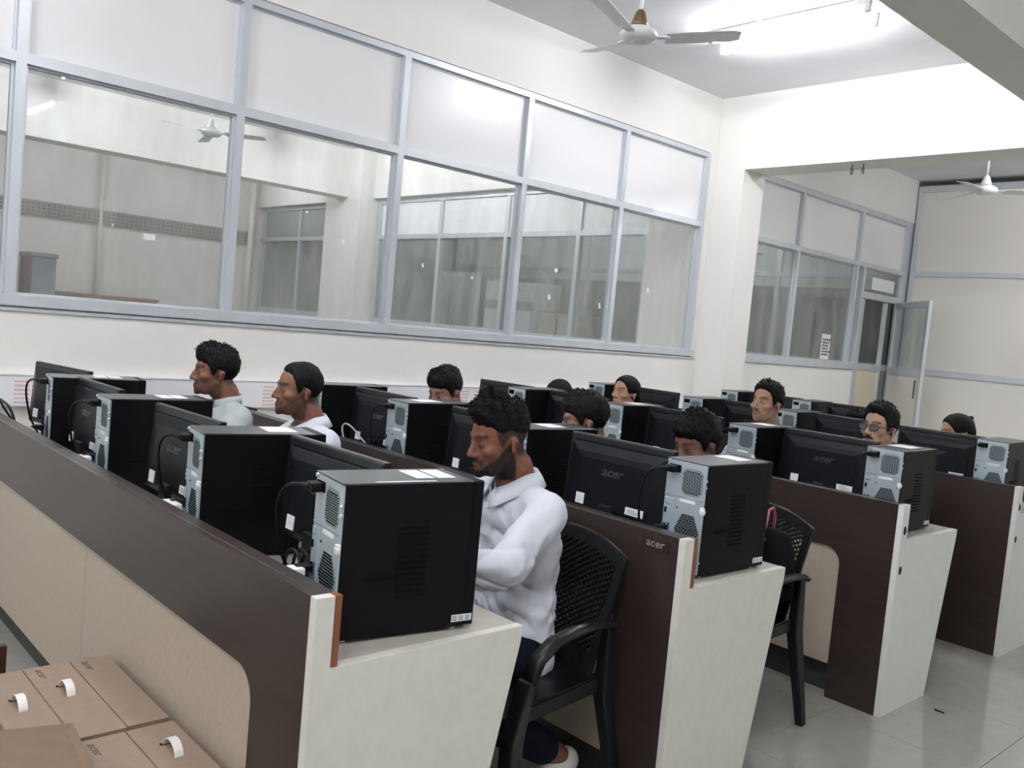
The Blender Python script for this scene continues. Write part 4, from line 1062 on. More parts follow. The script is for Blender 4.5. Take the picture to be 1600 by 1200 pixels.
def make_hair(style, kw, top=0.03, front=0.0, side=0.006, back=0.012, nse=0.35, seed=0, tufts=500, tl=0.02):
    dirs, T, P_ = sph_dirs(96, 72)
    r = head_radius(dirs, HC, kw)
    pt = HC + dirs * r[..., None]
    ph = np.abs(((P_ + PI) % (2 * PI)) - PI)
    hl = np.interp(ph, [a for a, _ in HAIRLINES[style]], [b for _, b in HAIRLINES[style]])
    z = pt[..., 2]
    hl = hl + 0.006 * np.vectorize(lambda a: mnoise.noise(Vector((a * 7.0, seed * 3.3, 0.5))))(ph * np.sign(np.sin(P_) + 1e-9)) * (1 if style != 'woman' else 0.25)
    edge = sstep(z - hl, -0.002, 0.016)
    up = sstep(z, 0.035, 0.105)
    fr = np.clip(np.cos(P_), 0, 1) * sstep(z, 0.05, 0.09)
    bk = np.clip(-np.cos(P_), 0, 1)
    th = side + (top - side) * up + front * fr + (back - side) * bk * (1 - up)
    nz = np.empty(th.shape); nz2 = np.empty(th.shape)
    for j in range(th.shape[0]):
        for i in range(th.shape[1]):
            v = Vector(pt[j, i]) * 30 + Vector((seed * 7.1, 0, 0))
            nz[j, i] = mnoise.noise(v); nz2[j, i] = mnoise.noise(v * 3.1)
    th = th * (1 + nse * nz + nse * 0.6 * nz2)
    R = np.where(edge > 0.001, r - 0.004 + (th + 0.004) * edge, r - 0.008)
    out = HC + dirs * R[..., None]
    mb = MB(); v, f = grid_mesh(out); mb.add(v, f, 0, True)
    rng = random.Random(seed)
    idx = np.argwhere((edge > 0.9) & (z > 0.0 if style == 'woman' else z > -0.03))
    if style != 'woman':
        for _ in range(tufts):
            j, i = idx[rng.randrange(len(idx))]
            if rng.random() > 0.25 + 0.75 * up[j, i]: continue
            p = Vector(out[j, i]); n = Vector(dirs[j, i])
            comb = Vector((rng.uniform(-.5, .5), 0.25 - 1.0 * front / max(front, 0.001) * (0.9 if front > 0 else 0.3), rng.uniform(0.0, 0.5)))
            d = (n * 0.30 + (comb - n * comb.dot(n)) * 0.8 + Vector((rng.uniform(-.3, .3), rng.uniform(-.3, .3), rng.uniform(-.3, .3)))).normalized()
            s = n.cross(d)
            if s.length < 1e-3: continue
            s.normalize(); L = tl * rng.uniform(0.5, 1.1) * (0.35 + 0.65 * up[j, i]); w = rng.uniform(0.0022, 0.004)
            p0 = p - n * 0.003
            m1 = p0 + d * L * 0.55 + n * 0.002; e = p0 + d * L
            mb.add([p0 - s * w, p0 + s * w, p0 + n * w * 1.2, m1 - s * w * 0.7, m1 + s * w * 0.7, m1 + n * w * 0.8, e],
                   [(0, 1, 4, 3), (1, 2, 5, 4), (2, 0, 3, 5), (3, 4, 6), (4, 5, 6), (5, 3, 6)], 0, True)
    return mb

def eye_patch(mb_v, mb_f, tones, side, open_up, open_dn, gaze, iris=(0.03, 0.014, 0.008)):
    nx, ny = 17, 9
    base = len(mb_v)
    c = Vector((EYE[0] * side, EYE[1], EYE[2]))
    for j in range(ny):
        for i in range(nx):
            s = -1 + 2 * i / (nx - 1)
            zu = open_up * max(0, 1 - s * s) ** 0.7; zd = -open_dn * max(0, 1 - s * s) ** 0.7
            z = zd + (zu - zd) * j / (ny - 1); x = s * 0.0125
            rr_ = 0.0156; y = -math.sqrt(max(rr_ ** 2 - x * x - z * z, 1e-8))
            mb_v.append(c + Vector((x, y, z)))
            dx, dz = x - gaze[0], z - gaze[1]; d = math.hypot(dx, dz)
            col = (0.55, 0.53, 0.50) if d > 0.0062 else iris
            if d < 0.0028: col = (0.004, 0.003, 0.003)
            if j in (0, ny - 1) or i in (0, nx - 1): col = (0.02, 0.012, 0.01)
            tones.append(col)
    for j in range(ny - 1):
        for i in range(nx - 1):
            a = base + j * nx + i; mb_f.append((a, a + 1, a + nx + 1, a + nx))

def limb(mb, pts, radii, n=18, sx=1.0):
    """tapered limb with round ends through pts; radii may be (rx, ry) pairs."""
    P_ = [Vector(p) for p in pts]
    R_ = [(r, r) if not hasattr(r, '__len__') else r for r in radii]
    # resample with Catmull-Rom for a smooth run
    out_p, out_r = [], []
    for k in range(len(P_) - 1):
        p0, p1, p2, p3 = P_[max(k - 1, 0)], P_[k], P_[k + 1], P_[min(k + 2, len(P_) - 1)]
        for q in range(6):
            t = q / 6
            out_p.append(0.5 * ((2 * p1) + (p2 - p0) * t + (2 * p0 - 5 * p1 + 4 * p2 - p3) * t * t + (3 * p1 - p0 - 3 * p2 + p3) * t ** 3))
            out_r.append((lerp(R_[k][0], R_[k + 1][0], t), lerp(R_[k][1], R_[k + 1][1], t)))
    out_p.append(P_[-1]); out_r.append(R_[-1])
    rings = []; ref = Vector((1, 0, 0))
    m = len(out_p)
    def ring(p, t, r):
        a = ref - t * ref.dot(t)
        if a.length < 0.05: a = Vector((0, 1, 0)) - t * t.y
        a.normalize(); b = t.cross(a)
        return [p + a * (r[0] * math.cos(2 * PI * k / n)) + b * (r[1] * math.sin(2 * PI * k / n)) for k in range(n)]
    for i in range(m):
        t = (out_p[min(i + 1, m - 1)] - out_p[max(i - 1, 0)]).normalized()
        if i == 0:
            for a in (75, 50, 25):
                s = math.sin(math.radians(a)); c = math.cos(math.radians(a)); rm = min(out_r[0])
                rings.append(ring(out_p[0] - t * rm * s, t, (out_r[0][0] * c, out_r[0][1] * c)))
        rings.append(ring(out_p[i], t, out_r[i]))
        if i == m - 1:
            for a in (25, 50, 75):
                s = math.sin(math.radians(a)); c = math.cos(math.radians(a)); rm = min(out_r[-1])
                rings.append(ring(out_p[-1] + t * rm * s, t, (out_r[-1][0] * c, out_r[-1][1] * c)))
    mb.loft(rings)

def hand(mb, wrist, d, palm_n, side, curl=0.5):
    """palm with four unequal bent fingers and a thumb; d points along the hand, palm_n out of the palm."""
    w = Vector(wrist); d = Vector(d).normalized(); n = Vector(palm_n); n = (n - d * n.dot(d)).normalized(); s = d.cross(n) * side
    limb(mb, [w - d * 0.015, w + d * 0.03, w + d * 0.075], [(0.026, 0.019), (0.033, 0.016), (0.036, 0.014)], 12)
    for k, L in enumerate((0.068, 0.078, 0.072, 0.056)):
        b = w + d * (0.082 - 0.006 * abs(k - 1)) + s * (0.029 - 0.0195 * k)
        a = curl
        p1 = b + (d * math.cos(a * 0.5) + n * math.sin(a * 0.5)) * L * 0.45
        p2 = p1 + (d * math.cos(a * 1.2) + n * math.sin(a * 1.2)) * L * 0.32
        p3 = p2 + (d * math.cos(a * 1.8) + n * math.sin(a * 1.8)) * L * 0.23
        limb(mb, [b - d * 0.02, b, p1, p2, p3], [0.0088, 0.0092, 0.0085, 0.0078, 0.0065], 8)
    b = w + d * 0.022 + s * 0.026
    limb(mb, [b, b + (d * 0.6 + s * 0.7 + n * 0.25).normalized() * 0.035, b + (d * 0.6 + s * 0.7 + n * 0.25).normalized() * 0.035 + (d * 0.85 + s * 0.25 + n * 0.4).normalized() * 0.03], [0.012, 0.0105, 0.008], 8)

def make_person(label, head, yaw, hyaw=0.0, hpitch=0.0, hroll=0.0, lean=0.10, skin=(0.20, 0.10, 0.062), shirt='shirt', hair=None, hkw=None,
                beard=0.0, moustache=0.0, scalp=0.0, eyes=(0.0045, 0.003), gaze=(0, 0), desk_y=None, voxel=0.0075, collar='shirt', extra=None, hs=1.0,
                feet_back=0.0, woman=False, fine=False, sh_w=1.0, noff=(0, 0.045, -0.180)):
    """head: world point midway between the eyes' level and the skull centre; the body faces local -y."""
    hkw = hkw or {}
    hx, hy, hz = head
    cy, sy = math.cos(yaw), math.sin(yaw)
    # neck base from the head's pitch
    Rh = Matrix.Rotation(hyaw, 4, 'Z') @ Matrix.Rotation(hpitch, 4, 'X') @ Matrix.Rotation(hroll, 4, 'Y')
    # local frame: root on the floor under the hips
    no = Vector(noff)
    # hips at local origin, so the head sits at local (0, -lean - dy, hz)
    headL = Vector((0, -lean - no.y, hz))
    root = Vector((hx, hy, 0)) - Matrix.Rotation(yaw, 3, 'Z') @ Vector((headL.x, headL.y, 0))
    t = empty('person', (root.x, root.y, 0), yaw, label, 'person')
    N = headL + no
    Hm = Matrix.Translation(headL) @ Rh @ Matrix.Scale(hs, 4)
    k = sh_w
    hip_z = 0.525
    sh = [Vector((s * 0.166 * k, N.y + 0.014, N.z - 0.072)) for s in (-1, 1)]
    dl = desk_y if desk_y is not None else N.y - 0.30          # local y of the hands on the desk
    el = [Vector((s * 0.235 * k, lerp(N.y, dl, 0.42), 0.815)) for s in (-1, 1)]
    wr_ = [Vector((s * 0.13, dl, 0.80)) for s in (-1, 1)]
    spine = [(0, 0.0, hip_z), (0, 0.012 - lean * 0.12, hip_z + 0.16), (0, N.y * 0.62 + 0.02, lerp(hip_z, N.z, 0.62)), (0, N.y + 0.006, N.z - 0.10), (0, N.y + 0.002, N.z - 0.028)]
    # --- body: one continuous skin surface
    b = MB()
    limb(b, spine, [(0.150, 0.105), (0.130, 0.095), (0.150 * k, 0.104), (0.145 * k, 0.080), (0.070, 0.052)], 24)
    limb(b, [N + Vector((0, 0.004, -0.04)), N + Vector((0, -0.002, 0.03)), headL + Rh.to_3x3() @ Vector((0, 0.030, -0.075)) * hs, headL + Rh.to_3x3() @ Vector((0, 0.028, -0.02)) * hs],
         [(0.066, 0.064), (0.056, 0.060), (0.054, 0.060), (0.05, 0.06)] if not woman else [(0.056, 0.056), (0.047, 0.050), (0.046, 0.052), (0.045, 0.055)], 20)
    for i, s in enumerate((-1, 1)):
        limb(b, [sh[i] - Vector((s * 0.05, 0, 0)), sh[i], lerp(sh[i], el[i], 0.55), el[i], lerp(el[i], wr_[i], 0.35), wr_[i]], [0.055, 0.056, 0.046, 0.040, 0.039, 0.027], 16)
        hand(b, wr_[i], (-s * 0.25, -1, -0.05), (0, -0.1, -1), s, 0.55)
        kn = Vector((s * 0.125, -0.43 + 0.10 * (feet_back > 0.2), 0.505 - 0.065 * (feet_back > 0.2))); an = Vector((s * 0.115, kn.y + 0.03 + feet_back, 0.085 + 0.055 * (feet_back > 0.2)))
        limb(b, [(s * 0.085, 0.0, hip_z - 0.01), lerp(Vector((s * 0.085, 0, hip_z)), kn, 0.5), kn], [0.088, 0.078, 0.058], 16)
        limb(b, [kn, lerp(kn, an, 0.35), an], [0.056, 0.055, 0.036], 14)
        limb(b, [an + Vector((0, 0.03, -0.045 + 0.02 * (feet_back > 0.2))), an + Vector((0, -0.06, -0.048 - 0.008 * (feet_back > 0.2))), an + Vector((0, -0.15, -0.056 - 0.045 * (feet_back > 0.2)))], [(0.034, 0.034), (0.040, 0.032), (0.036, 0.022)], 12)
    nph, nth = (150, 120) if fine else (96, 76)
    dirs, T, P_ = sph_dirs(nph, nth)
    r = head_radius(dirs, HC, hkw)
    hv, hf = grid_mesh(HC + dirs * r[..., None])
    hv = np.array([Hm @ Vector(v) for v in hv]); b.add(hv, hf, 0, True)
    nz_ = hkw.get('nose', 1.0)
    m_ = MB()
    limb(m_, [(0, -0.083, 0.012), (0, -0.0925 - 0.004 * nz_, -0.010), (0, -0.1 - 0.0055 * nz_, -0.031)], [(0.0085, 0.009), (0.0095, 0.010), (0.0125, 0.0125)], 14)
    m_.ell((0, -0.1015 - 0.0055 * nz_, -0.0345), (0.0125, 0.0125, 0.0105), None, 16, 10)
    for s in (-1, 1): m_.ell((s * 0.0125, -0.0945, -0.0375), (0.0095, 0.0125, 0.0085), None, 14, 10)
    limb(m_, [(-0.017, -0.0845, -0.0705), (-0.006, -0.0935, -0.0665), (0.006, -0.0935, -0.0665), (0.017, -0.0845, -0.0705)], [0.0035, 0.0052, 0.0052, 0.0035], 10)
    limb(m_, [(-0.016, -0.084, -0.0745), (-0.005, -0.0915, -0.0785), (0.005, -0.0915, -0.0785), (0.016, -0.084, -0.0745)], [0.0035, 0.0060, 0.0060, 0.0035], 10)
    m_.v = [tuple(Hm @ Vector(v)) for v in m_.v]; b.add(m_.v, m_.f, 0, True)
    for s in (-1, 1):   # ears
        Re = Matrix.Rotation(s * 0.30, 3, 'Z') @ Matrix.Rotation(-0.18, 3, 'X')
        wd = hkw.get('wide', 1.0)
        m_ = MB()
        m_.ell((s * 0.0765 * wd, 0.020, -0.014), (0.0065, 0.016, 0.0275), Re, 14, 10)
        m_.ell((s * 0.081 * wd, 0.027, -0.008), (0.0055, 0.0085, 0.019), Re, 12, 8)
        m_.v = [tuple(Hm @ Vector(v)) for v in m_.v]
        b.add(m_.v, m_.f, 0, True)
    me = remesh(b, voxel, 3 if fine else 2, 0.45)
    P3 = coords(me)
    Hi = np.array(Hm.inverted()); L = P3 @ Hi[:3, :3].T + Hi[:3, 3]
    sk = np.array(skin); tone = np.tile(sk, (len(P3), 1))
    inh = np.linalg.norm(L - A(0, 0, -0.0), axis=1) < 0.16
    ax = np.abs(L[:, 0]); fz = -L[:, 1]
    rng = np.random.default_rng(3)
    nzs = np.array([mnoise.noise(Vector(p) * 60) for p in P3]) if fine else rng.uniform(-1, 1, len(P3)) * 0.5
    tone *= (1 + 0.08 * nzs)[:, None]
    ear = (np.hypot(fz + 0.02, L[:, 2] + 0.012) < 0.034) & (ax > 0.0725 * hkw.get('wide', 1.0))
    def blend(mask, c, a=1.0):
        mk = (np.clip(mask * a, 0, 1) * (~ear))[:, None]; tone[:] = tone * (1 - mk) + np.array(c) * mk
    front = sstep(fz, 0.03, 0.06) * inh
    lip = np.exp(-((L[:, 2] + 0.0722) / 0.0075) ** 2 - (ax / 0.0185) ** 4) * front * (fz > 0.07)
    blend(lip, sk * A(0.72, 0.45, 0.45), 0.9)
    slit = np.exp(-((L[:, 2] + 0.0722) / 0.0018) ** 2 - (ax / 0.021) ** 4) * front * (fz > 0.07)
    blend(slit, sk * 0.12, 0.95)
    ear_shade = (np.hypot(fz + 0.023, (L[:, 2] + 0.013) * 0.6) < 0.0085) & (ax > 0.0735 * hkw.get('wide', 1.0)) & inh
    tone[ear_shade] *= 0.45  # shade in the hollow of the ear, painted into the skin tone
    browz = 0.0235 + 0.004 * np.cos((ax - 0.030) / 0.022 * 1.3)
    brow = np.exp(-((L[:, 2] - browz) / (0.0058 if not woman else 0.0042)) ** 2) * sstep(ax, 0.008, 0.014) * (1 - sstep(ax, 0.046, 0.054)) * front
    blend(brow, (0.006, 0.005, 0.005), 0.92 if not woman else 0.8)
    lash = np.exp(-((L[:, 2] + 0.001 - eyes[0]) / 0.0028) ** 2 - ((ax - EYE[0]) / 0.0125) ** 4) * front
    blend(lash, sk * 0.10, 0.85)
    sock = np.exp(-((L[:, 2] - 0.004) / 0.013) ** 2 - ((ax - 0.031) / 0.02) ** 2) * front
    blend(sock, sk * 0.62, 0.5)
    if moustache:
        mo = np.exp(-((L[:, 2] + 0.0570 + ax * 0.20) / (0.0055 if fine else 0.0072)) ** 2 - (ax / 0.030) ** 6) * front * (fz > 0.06)
        blend(mo, (0.006, 0.005, 0.005), moustache)
    if beard:
        lim = np.interp(fz, [-0.03, 0.0, 0.03, 0.05, 0.07, 0.085, 0.1], [-0.01, 0.012, 0.038, 0.054, 0.068, 0.082, 0.086])
        jawline = sstep(-L[:, 2] - lim, -0.004, 0.010)
        gob = np.exp(-((ax - 0.028) / 0.006) ** 2) * (L[:, 2] < -0.052) * (L[:, 2] > -0.1) * (fz > 0.055)
        jawline = np.maximum(jawline, gob * 0.9)
        bm = jawline * inh * (fz > -0.03) * (L[:, 2] > -0.135) * (1 - np.clip(lip * 1.5, 0, 1))
        blend(bm * (1.0 + 0.3 * nzs), (0.006, 0.005, 0.005), beard)
    if scalp:
        ph = np.abs(np.arctan2(L[:, 0], fz))
        hln = np.interp(ph, [a for a, _ in HAIRLINES['full']], [c for _, c in HAIRLINES['full']])
        blend(sstep(L[:, 2] - hln, -0.012, 0.01) * inh * sstep(ph, 0.95, 1.15), (0.012, 0.010, 0.010), scalp)
    set_tone(me, tone)
    link('body', me, M['skin'], t)
    # --- eyes
    ev, ef, et = [], [], []
    for s in (-1, 1): eye_patch(ev, ef, et, s, eyes[0], eyes[1], gaze)
    em = bpy.data.meshes.new('eye'); em.from_pydata([tuple(Hm @ v) for v in ev], [], ef); em.update(); set_tone(em, np.array(et))
    link('eyes', em, M['eye'], t)
    # --- hair
    if hair:
        hm = make_hair(kw=hkw, **hair)
        hm.v = [tuple(Hm @ Vector(v)) for v in hm.v]
        hm.build('hair', M['hair'], t)
    # --- shirt
    g = MB(); ex = 0.016
    lowz = hip_z - 0.055
    for s in (-1, 1):
        limb(g, [(s * 0.035, N.y + 0.012, N.z - 0.052), (s * 0.10, N.y + 0.014, N.z - 0.062), sh[(s + 1) // 2] + Vector((s * 0.004, 0, -0.002))], [(0.058, 0.058), (0.060, 0.060), (0.062, 0.060)], 16)
    sp2 = [(0, 0.01, lowz), (0, 0.005, hip_z + 0.03)] + spine[1:-1] + [(0, N.y + 0.010, N.z - 0.050)]
    limb(g, sp2, [(0.178, 0.128), (0.172, 0.124), (0.152, 0.114), (0.168 * k, 0.122), (0.162 * k, 0.100), (0.094, 0.074)], 28)
    for i, s in enumerate((-1, 1)):
        mid = lerp(sh[i], el[i], 0.5)
        limb(g, [sh[i] - Vector((s * 0.06, 0, -0.004)), sh[i] + Vector((s * 0.004, 0, 0)), mid, el[i] + Vector((s * 0.004, 0.006, 0.0)), lerp(el[i], wr_[i], 0.45), lerp(el[i], wr_[i], 0.90)], [0.060, 0.062, 0.056, 0.052, 0.050, 0.040], 18)
    gm = remesh(g, 0.006 if fine else 0.011, 14 if fine else 5)
    gp = coords(gm); gn = np.empty(len(gp) * 3); gm.vertices.foreach_get('normal', gn); gn = gn.reshape(-1, 3)
    el_np = [np.array(e) for e in el]
    disp = np.zeros(len(gp))
    for i in range(len(gp)):
        p = gp[i]
        near = min(np.linalg.norm(p - el_np[0]), np.linalg.norm(p - el_np[1]))
        q = Vector((p[0] * 6, p[1] * 8 + p[2] * 6, p[2] * 15 - p[1] * 11 + p[0] * 5))
        amp = 0.0075 + 0.010 * math.exp(-(near / 0.11) ** 2) + 0.004 * max(0, 1 - abs(p[2] - hip_z - 0.08) / 0.16)
        n1 = abs(mnoise.noise(q + Vector((hx, hy, 0)))); n2 = abs(mnoise.noise(Vector((p[0] * 16 + p[2] * 12, p[1] * 5 + p[2] * 3, p[2] * 5 - p[0] * 9)) + Vector((hy, hx, 3))))
        up_ = sstep(N.z - 0.03 - p[2], 0.0, 0.06)
        disp[i] = up_ * (amp * 1.1 * (0.6 - 1.5 * n1) - 0.0065 * max(0, 1 - n2 / 0.26) ** 1.3) + 0.0006 * mnoise.noise(Vector(p) * 45)
    set_coords(gm, gp + gn * disp[:, None])
    link('shirt' if not woman else 'kurta', gm, M[shirt], t)
    # --- collar
    if collar:
        cm_ = MB(); rings = []
        stand = collar == 'band'
        n = 26; gap = 0.30 if stand else 0.36
        ax_up = (Vector((0, -0.10, 1))).normalized()
        rows = [(0.064, -0.030), (0.063, 0.016), (0.067, 0.020), (0.083, 0.000), (0.098, -0.026), (0.096, -0.029), (0.070, 0.006)] if not stand else [(0.068, -0.034), (0.064, 0.012), (0.067, 0.013), (0.072, -0.034)]
        for a in range(n + 1):
            th = gap + (2 * PI - 2 * gap) * a / n
            ring = []
            fr_ = max(0, math.cos(th))
            for (rad, zz) in rows:
                leafd = 0.022 * fr_ ** 3 if (not stand and rad > 0.08) else 0
                x = math.sin(th) * (rad + 0.006 * (1 - fr_)); y = -math.cos(th) * (rad * 0.98 + leafd * 0.8 + (0.0 if stand else 0.018 * fr_))
                z = zz + 0.022 * (-math.cos(th)) * -1 * -1 * (1 if True else 0) * 0 + 0.016 * (1 - math.cos(th)) * 0.5 - (0.016 if stand else 0.046) * fr_ ** 1.5 - leafd
                ring.append(Vector((x, N.y + 0.004 + y, N.z + 0.002 + z)))
            rings.append(ring)
        cm_.loft(rings, True)
        cm_.build('collar', M[shirt], t)
    # --- trousers and shoes
    tr = MB()
    limb(tr, [(0, 0.02, hip_z - 0.03), (0, 0.0, hip_z + 0.02)], [(0.160, 0.112), (0.150, 0.108)], 22)
    for s in (-1, 1):
        kn = Vector((s * 0.125, -0.43 + 0.10 * (feet_back > 0.2), 0.505 - 0.065 * (feet_back > 0.2))); an = Vector((s * 0.115, kn.y + 0.03 + feet_back, 0.085 + 0.055 * (feet_back > 0.2)))
        limb(tr, [(s * 0.085, 0.01, hip_z - 0.012), lerp(Vector((s * 0.085, 0, hip_z)), kn, 0.5), kn], [0.096, 0.088, 0.072], 18)
        limb(tr, [kn, lerp(kn, an, 0.4), lerp(kn, an, 0.86)], [0.070, 0.068, 0.056], 16)
    tm = remesh(tr, 0.010, 3); link('trousers', tm, M['trouser'], t)
    for s in (-1, 1):
        kn = Vector((s * 0.125, -0.43 + 0.10 * (feet_back > 0.2), 0.505 - 0.065 * (feet_back > 0.2))); an = Vector((s * 0.115, kn.y + 0.03 + feet_back, 0.085 + 0.055 * (feet_back > 0.2)))
        so = MB()
        if feet_back > 0.2:
            limb(so, [an + Vector((0, 0.035, -0.020)), an + Vector((0, -0.06, -0.055)), an + Vector((0, -0.165, -0.105))], [(0.040, 0.043), (0.046, 0.041), (0.042, 0.030)], 16)
            so.build('shoe', M['shoe'], t); continue
        limb(so, [an + Vector((0, 0.035, -0.040)), an + Vector((0, -0.06, -0.044)), an + Vector((0, -0.165, -0.056))], [(0.040, 0.041), (0.046, 0.039), (0.042, 0.027)], 16)
        so.prism([(an.x + 0.046 * math.cos(a) * (1 if math.sin(a) < 0 else 0.9), an.y - 0.065 + 0.145 * math.sin(a)) for a in [2 * PI * q / 24 for q in range(24)]], 'z', 0.0, 0.018)
        so.build('shoe', M['shoe'], t)
    if extra: extra(t, Hm)
    return t

def glasses(t, Hm):
    m_ = MB()
    for s in (-1, 1):
        pts = []
        for q in range(25):
            a = 2 * PI * q / 24
            x = 0.0235 * math.copysign(abs(math.cos(a)) ** 0.7, math.cos(a)); z = 0.0165 * math.copysign(abs(math.sin(a)) ** 0.7, math.sin(a))
            pts.append((s * 0.033 + x, -0.100 + 0.25 * (abs(s * 0.033 + x) - 0.01) ** 2 * 8, z - 0.001))
        m_.tube(pts, 0.003, 6)
        m_.tube([(s * 0.056, -0.096, 0.006), (s * 0.075, -0.06, 0.006), (s * 0.079, 0.0, 0.004), (s * 0.08, 0.022, 0.0)], 0.002, 6)
    m_.tube([(-0.0105, -0.1015, 0.004), (0, -0.104, 0.006), (0.0105, -0.1015, 0.004)], 0.002, 6)
    m_.v = [tuple(Hm @ Vector(v)) for v in m_.v]; fr = m_.build('eyeglasses', M['specs'], t)
    l_ = MB()
    for s in (-1, 1):
        ring = []
        for q in range(24):
            a = 2 * PI * q / 24
            x = 0.0225 * math.copysign(abs(math.cos(a)) ** 0.7, math.cos(a)); z = 0.0155 * math.copysign(abs(math.sin(a)) ** 0.7, math.sin(a))
            ring.append((s * 0.033 + x, z - 0.001))
        l_.prism(ring, 'y', -0.0995, -0.0985)
    l_.v = [tuple(Hm @ Vector(v)) for v in l_.v]; l_.build('lens', M['lens'], fr)
def moustache_mesh(t, Hm, th=1.0):
    m_ = MB()
    for s in (-1, 1):
        limb(m_, [(s * 0.001, -0.0985, -0.055), (s * 0.014, -0.095, -0.0575), (s * 0.028, -0.085, -0.0615)], [(0.0058 * th, 0.0045 * th), (0.0062 * th, 0.0048 * th), (0.003 * th, 0.003 * th)], 10)
    m_.v = [tuple(Hm @ Vector(v)) for v in m_.v]; m_.build('moustache', M['hair'], t)
def bun(z=0.075, y=0.085, r=0.045, knot=True):
    def f_(t, Hm):
        m_ = MB()
        m_.ell((0, 0.075, 0.0), (0.066, 0.055, 0.085), None, 24, 16)
        if knot: m_.ell((0.006, y + 0.035, z), (0.017, 0.017, 0.016), None, 12, 8)
        m_.v = [tuple(Hm @ Vector(v)) for v in m_.v]; m_.build('hair_bun', M['hair'], t)
    return f_
def ponytail(t, Hm):
    m_ = MB(); limb(m_, [(0, 0.105, 0.01), (0, 0.135, -0.03), (0, 0.125, -0.12), (0, 0.115, -0.22)], [0.022, 0.030, 0.028, 0.012], 14)
    m_.v = [tuple(Hm @ Vector(v)) for v in m_.v]; m_.build('ponytail', M['hair'], t)
D = math.radians
QUIFF = dict(style='fade', top=0.028, front=0.022, side=0.007, back=0.008, nse=0.6, seed=2, tufts=1300, tl=0.019)
make_person('man with dark beard in white long-sleeved shirt seated at the front desk, looking down', (-2.025, 1.832, 1.147), D(-10), D(-2), D(10), 0, 0.03,
            (0.165, 0.068, 0.044), 'shirt', QUIFF, dict(wide=0.98, jaw=0.95), beard=0.96, moustache=0.95, scalp=0.85, eyes=(-0.0025, 0.0042), gaze=(-0.002, -0.004),
            desk_y=-0.45, voxel=0.0042, hs=0.93, feet_back=0.46, fine=True, noff=(0, 0.075, -0.125), sh_w=1.02)
place_chair(-1.935, 1.83, 7, 'black plastic armchair with woven back under the bearded man at the front desk')
make_person('short-haired man in white shirt at the front desk, right of the man in grey', (-3.36, 1.875, 1.148), D(-8), D(0), D(-2), 0, 0.03,
            (0.19, 0.088, 0.058), 'shirt', dict(style='short', top=0.014, side=0.006, back=0.009, nse=0.25, seed=4, tufts=0, tl=0.008), dict(wide=0.98, nose=1.1), beard=0.6, moustache=0.6, scalp=0.8,
            eyes=(-0.002, 0.0038), gaze=(-0.003, -0.003), desk_y=-0.45, voxel=0.0048, hs=0.93, noff=(0, 0.06, -0.135))
place_chair(-3.34, 1.90, 0, 'black plastic armchair under the short-haired man, hidden by the front desk')
make_person('man in pale grey shirt with full dark hair at the front desk, leftmost person', (-3.95, 1.77, 1.164), D(-8), D(-4), D(0), 0, 0.03,
            (0.18, 0.082, 0.054), 'shirt_grey', dict(style='fringe', top=0.026, front=0.012, side=0.010, back=0.014, nse=0.35, seed=6, tufts=500, tl=0.02), dict(wide=0.97, nose=1.1), beard=0.4, moustache=0.8, scalp=0.6,
            eyes=(0.0, 0.0028), gaze=(-0.004, 0), desk_y=-0.40, voxel=0.0048, collar='band', hs=0.93, noff=(0, 0.06, -0.130))
place_chair(-3.92, 1.83, 0, 'black plastic armchair under the man in grey, hidden by the front desk')
FULL = lambda seed, **k: dict(dict(style='full', top=0.024, front=0.008, side=0.009, back=0.013, nse=0.35, seed=seed, tufts=400, tl=0.018), **k)
make_person('boy with bowed head at the second desk, only dark hair and brow above a tower', (-3.614, 2.867, 1.13), D(0), D(12), D(20), 0, 0.03,
            (0.25, 0.135, 0.095), 'shirt', FULL(8, style='fringe'), {}, eyes=(0.002, 0.003), desk_y=-0.24, hs=0.96, noff=(0, 0.06, -0.165))
place_chair(-3.61, 2.94, 0, 'black plastic armchair under the boy with the bowed head, hidden')
make_person('dark-haired man at the second desk, half hidden right of the bearded man', (-2.654, 2.90, 1.112), D(-15), D(-25), D(11), 0, 0.03,
            (0.23, 0.12, 0.085), 'shirt_dark', FULL(9, side=0.013, back=0.018, style='fringe'), {}, beard=0.3, scalp=0.5, eyes=(0.001, 0.004), desk_y=-0.26, hs=0.96, noff=(0, 0.06, -0.165))
place_chair(-2.64, 2.97, 0, 'black plastic armchair under the half-hidden man at the second desk, hidden')
make_person('dark-haired man with lowered face at the second desk, behind the tower at its aisle end', (-2.092, 2.96, 1.098), D(-4), D(-2), D(16), 0, 0.03,
            (0.16, 0.078, 0.055), 'shirt_dark', FULL(10, style='fringe', top=0.03, side=0.014, back=0.02), {}, scalp=0.4, eyes=(0.001, 0.004), desk_y=-0.30, hs=0.96, noff=(0, 0.06, -0.165))
place_chair(-1.95, 2.98, 3, 'black plastic armchair with a black bag hanging on its back at the second desk')
make_person('smiling man with moustache in white shirt at the third desk, sitting upright', (-2.642, 4.36, 1.206), D(-6), D(1), D(-4), 0, 0.03,
            (0.33, 0.195, 0.135), 'shirt', FULL(11, top=0.020, front=0.006), dict(wide=0.97), moustache=0.8, beard=0.2, scalp=0.5, eyes=(0.004, 0.003), gaze=(-0.004, 0), desk_y=-0.22, hs=0.93, voxel=0.0048, noff=(0, 0.05, -0.165))
place_chair(-2.63, 4.43, 0, 'black plastic armchair under the smiling man at the third desk, hidden')
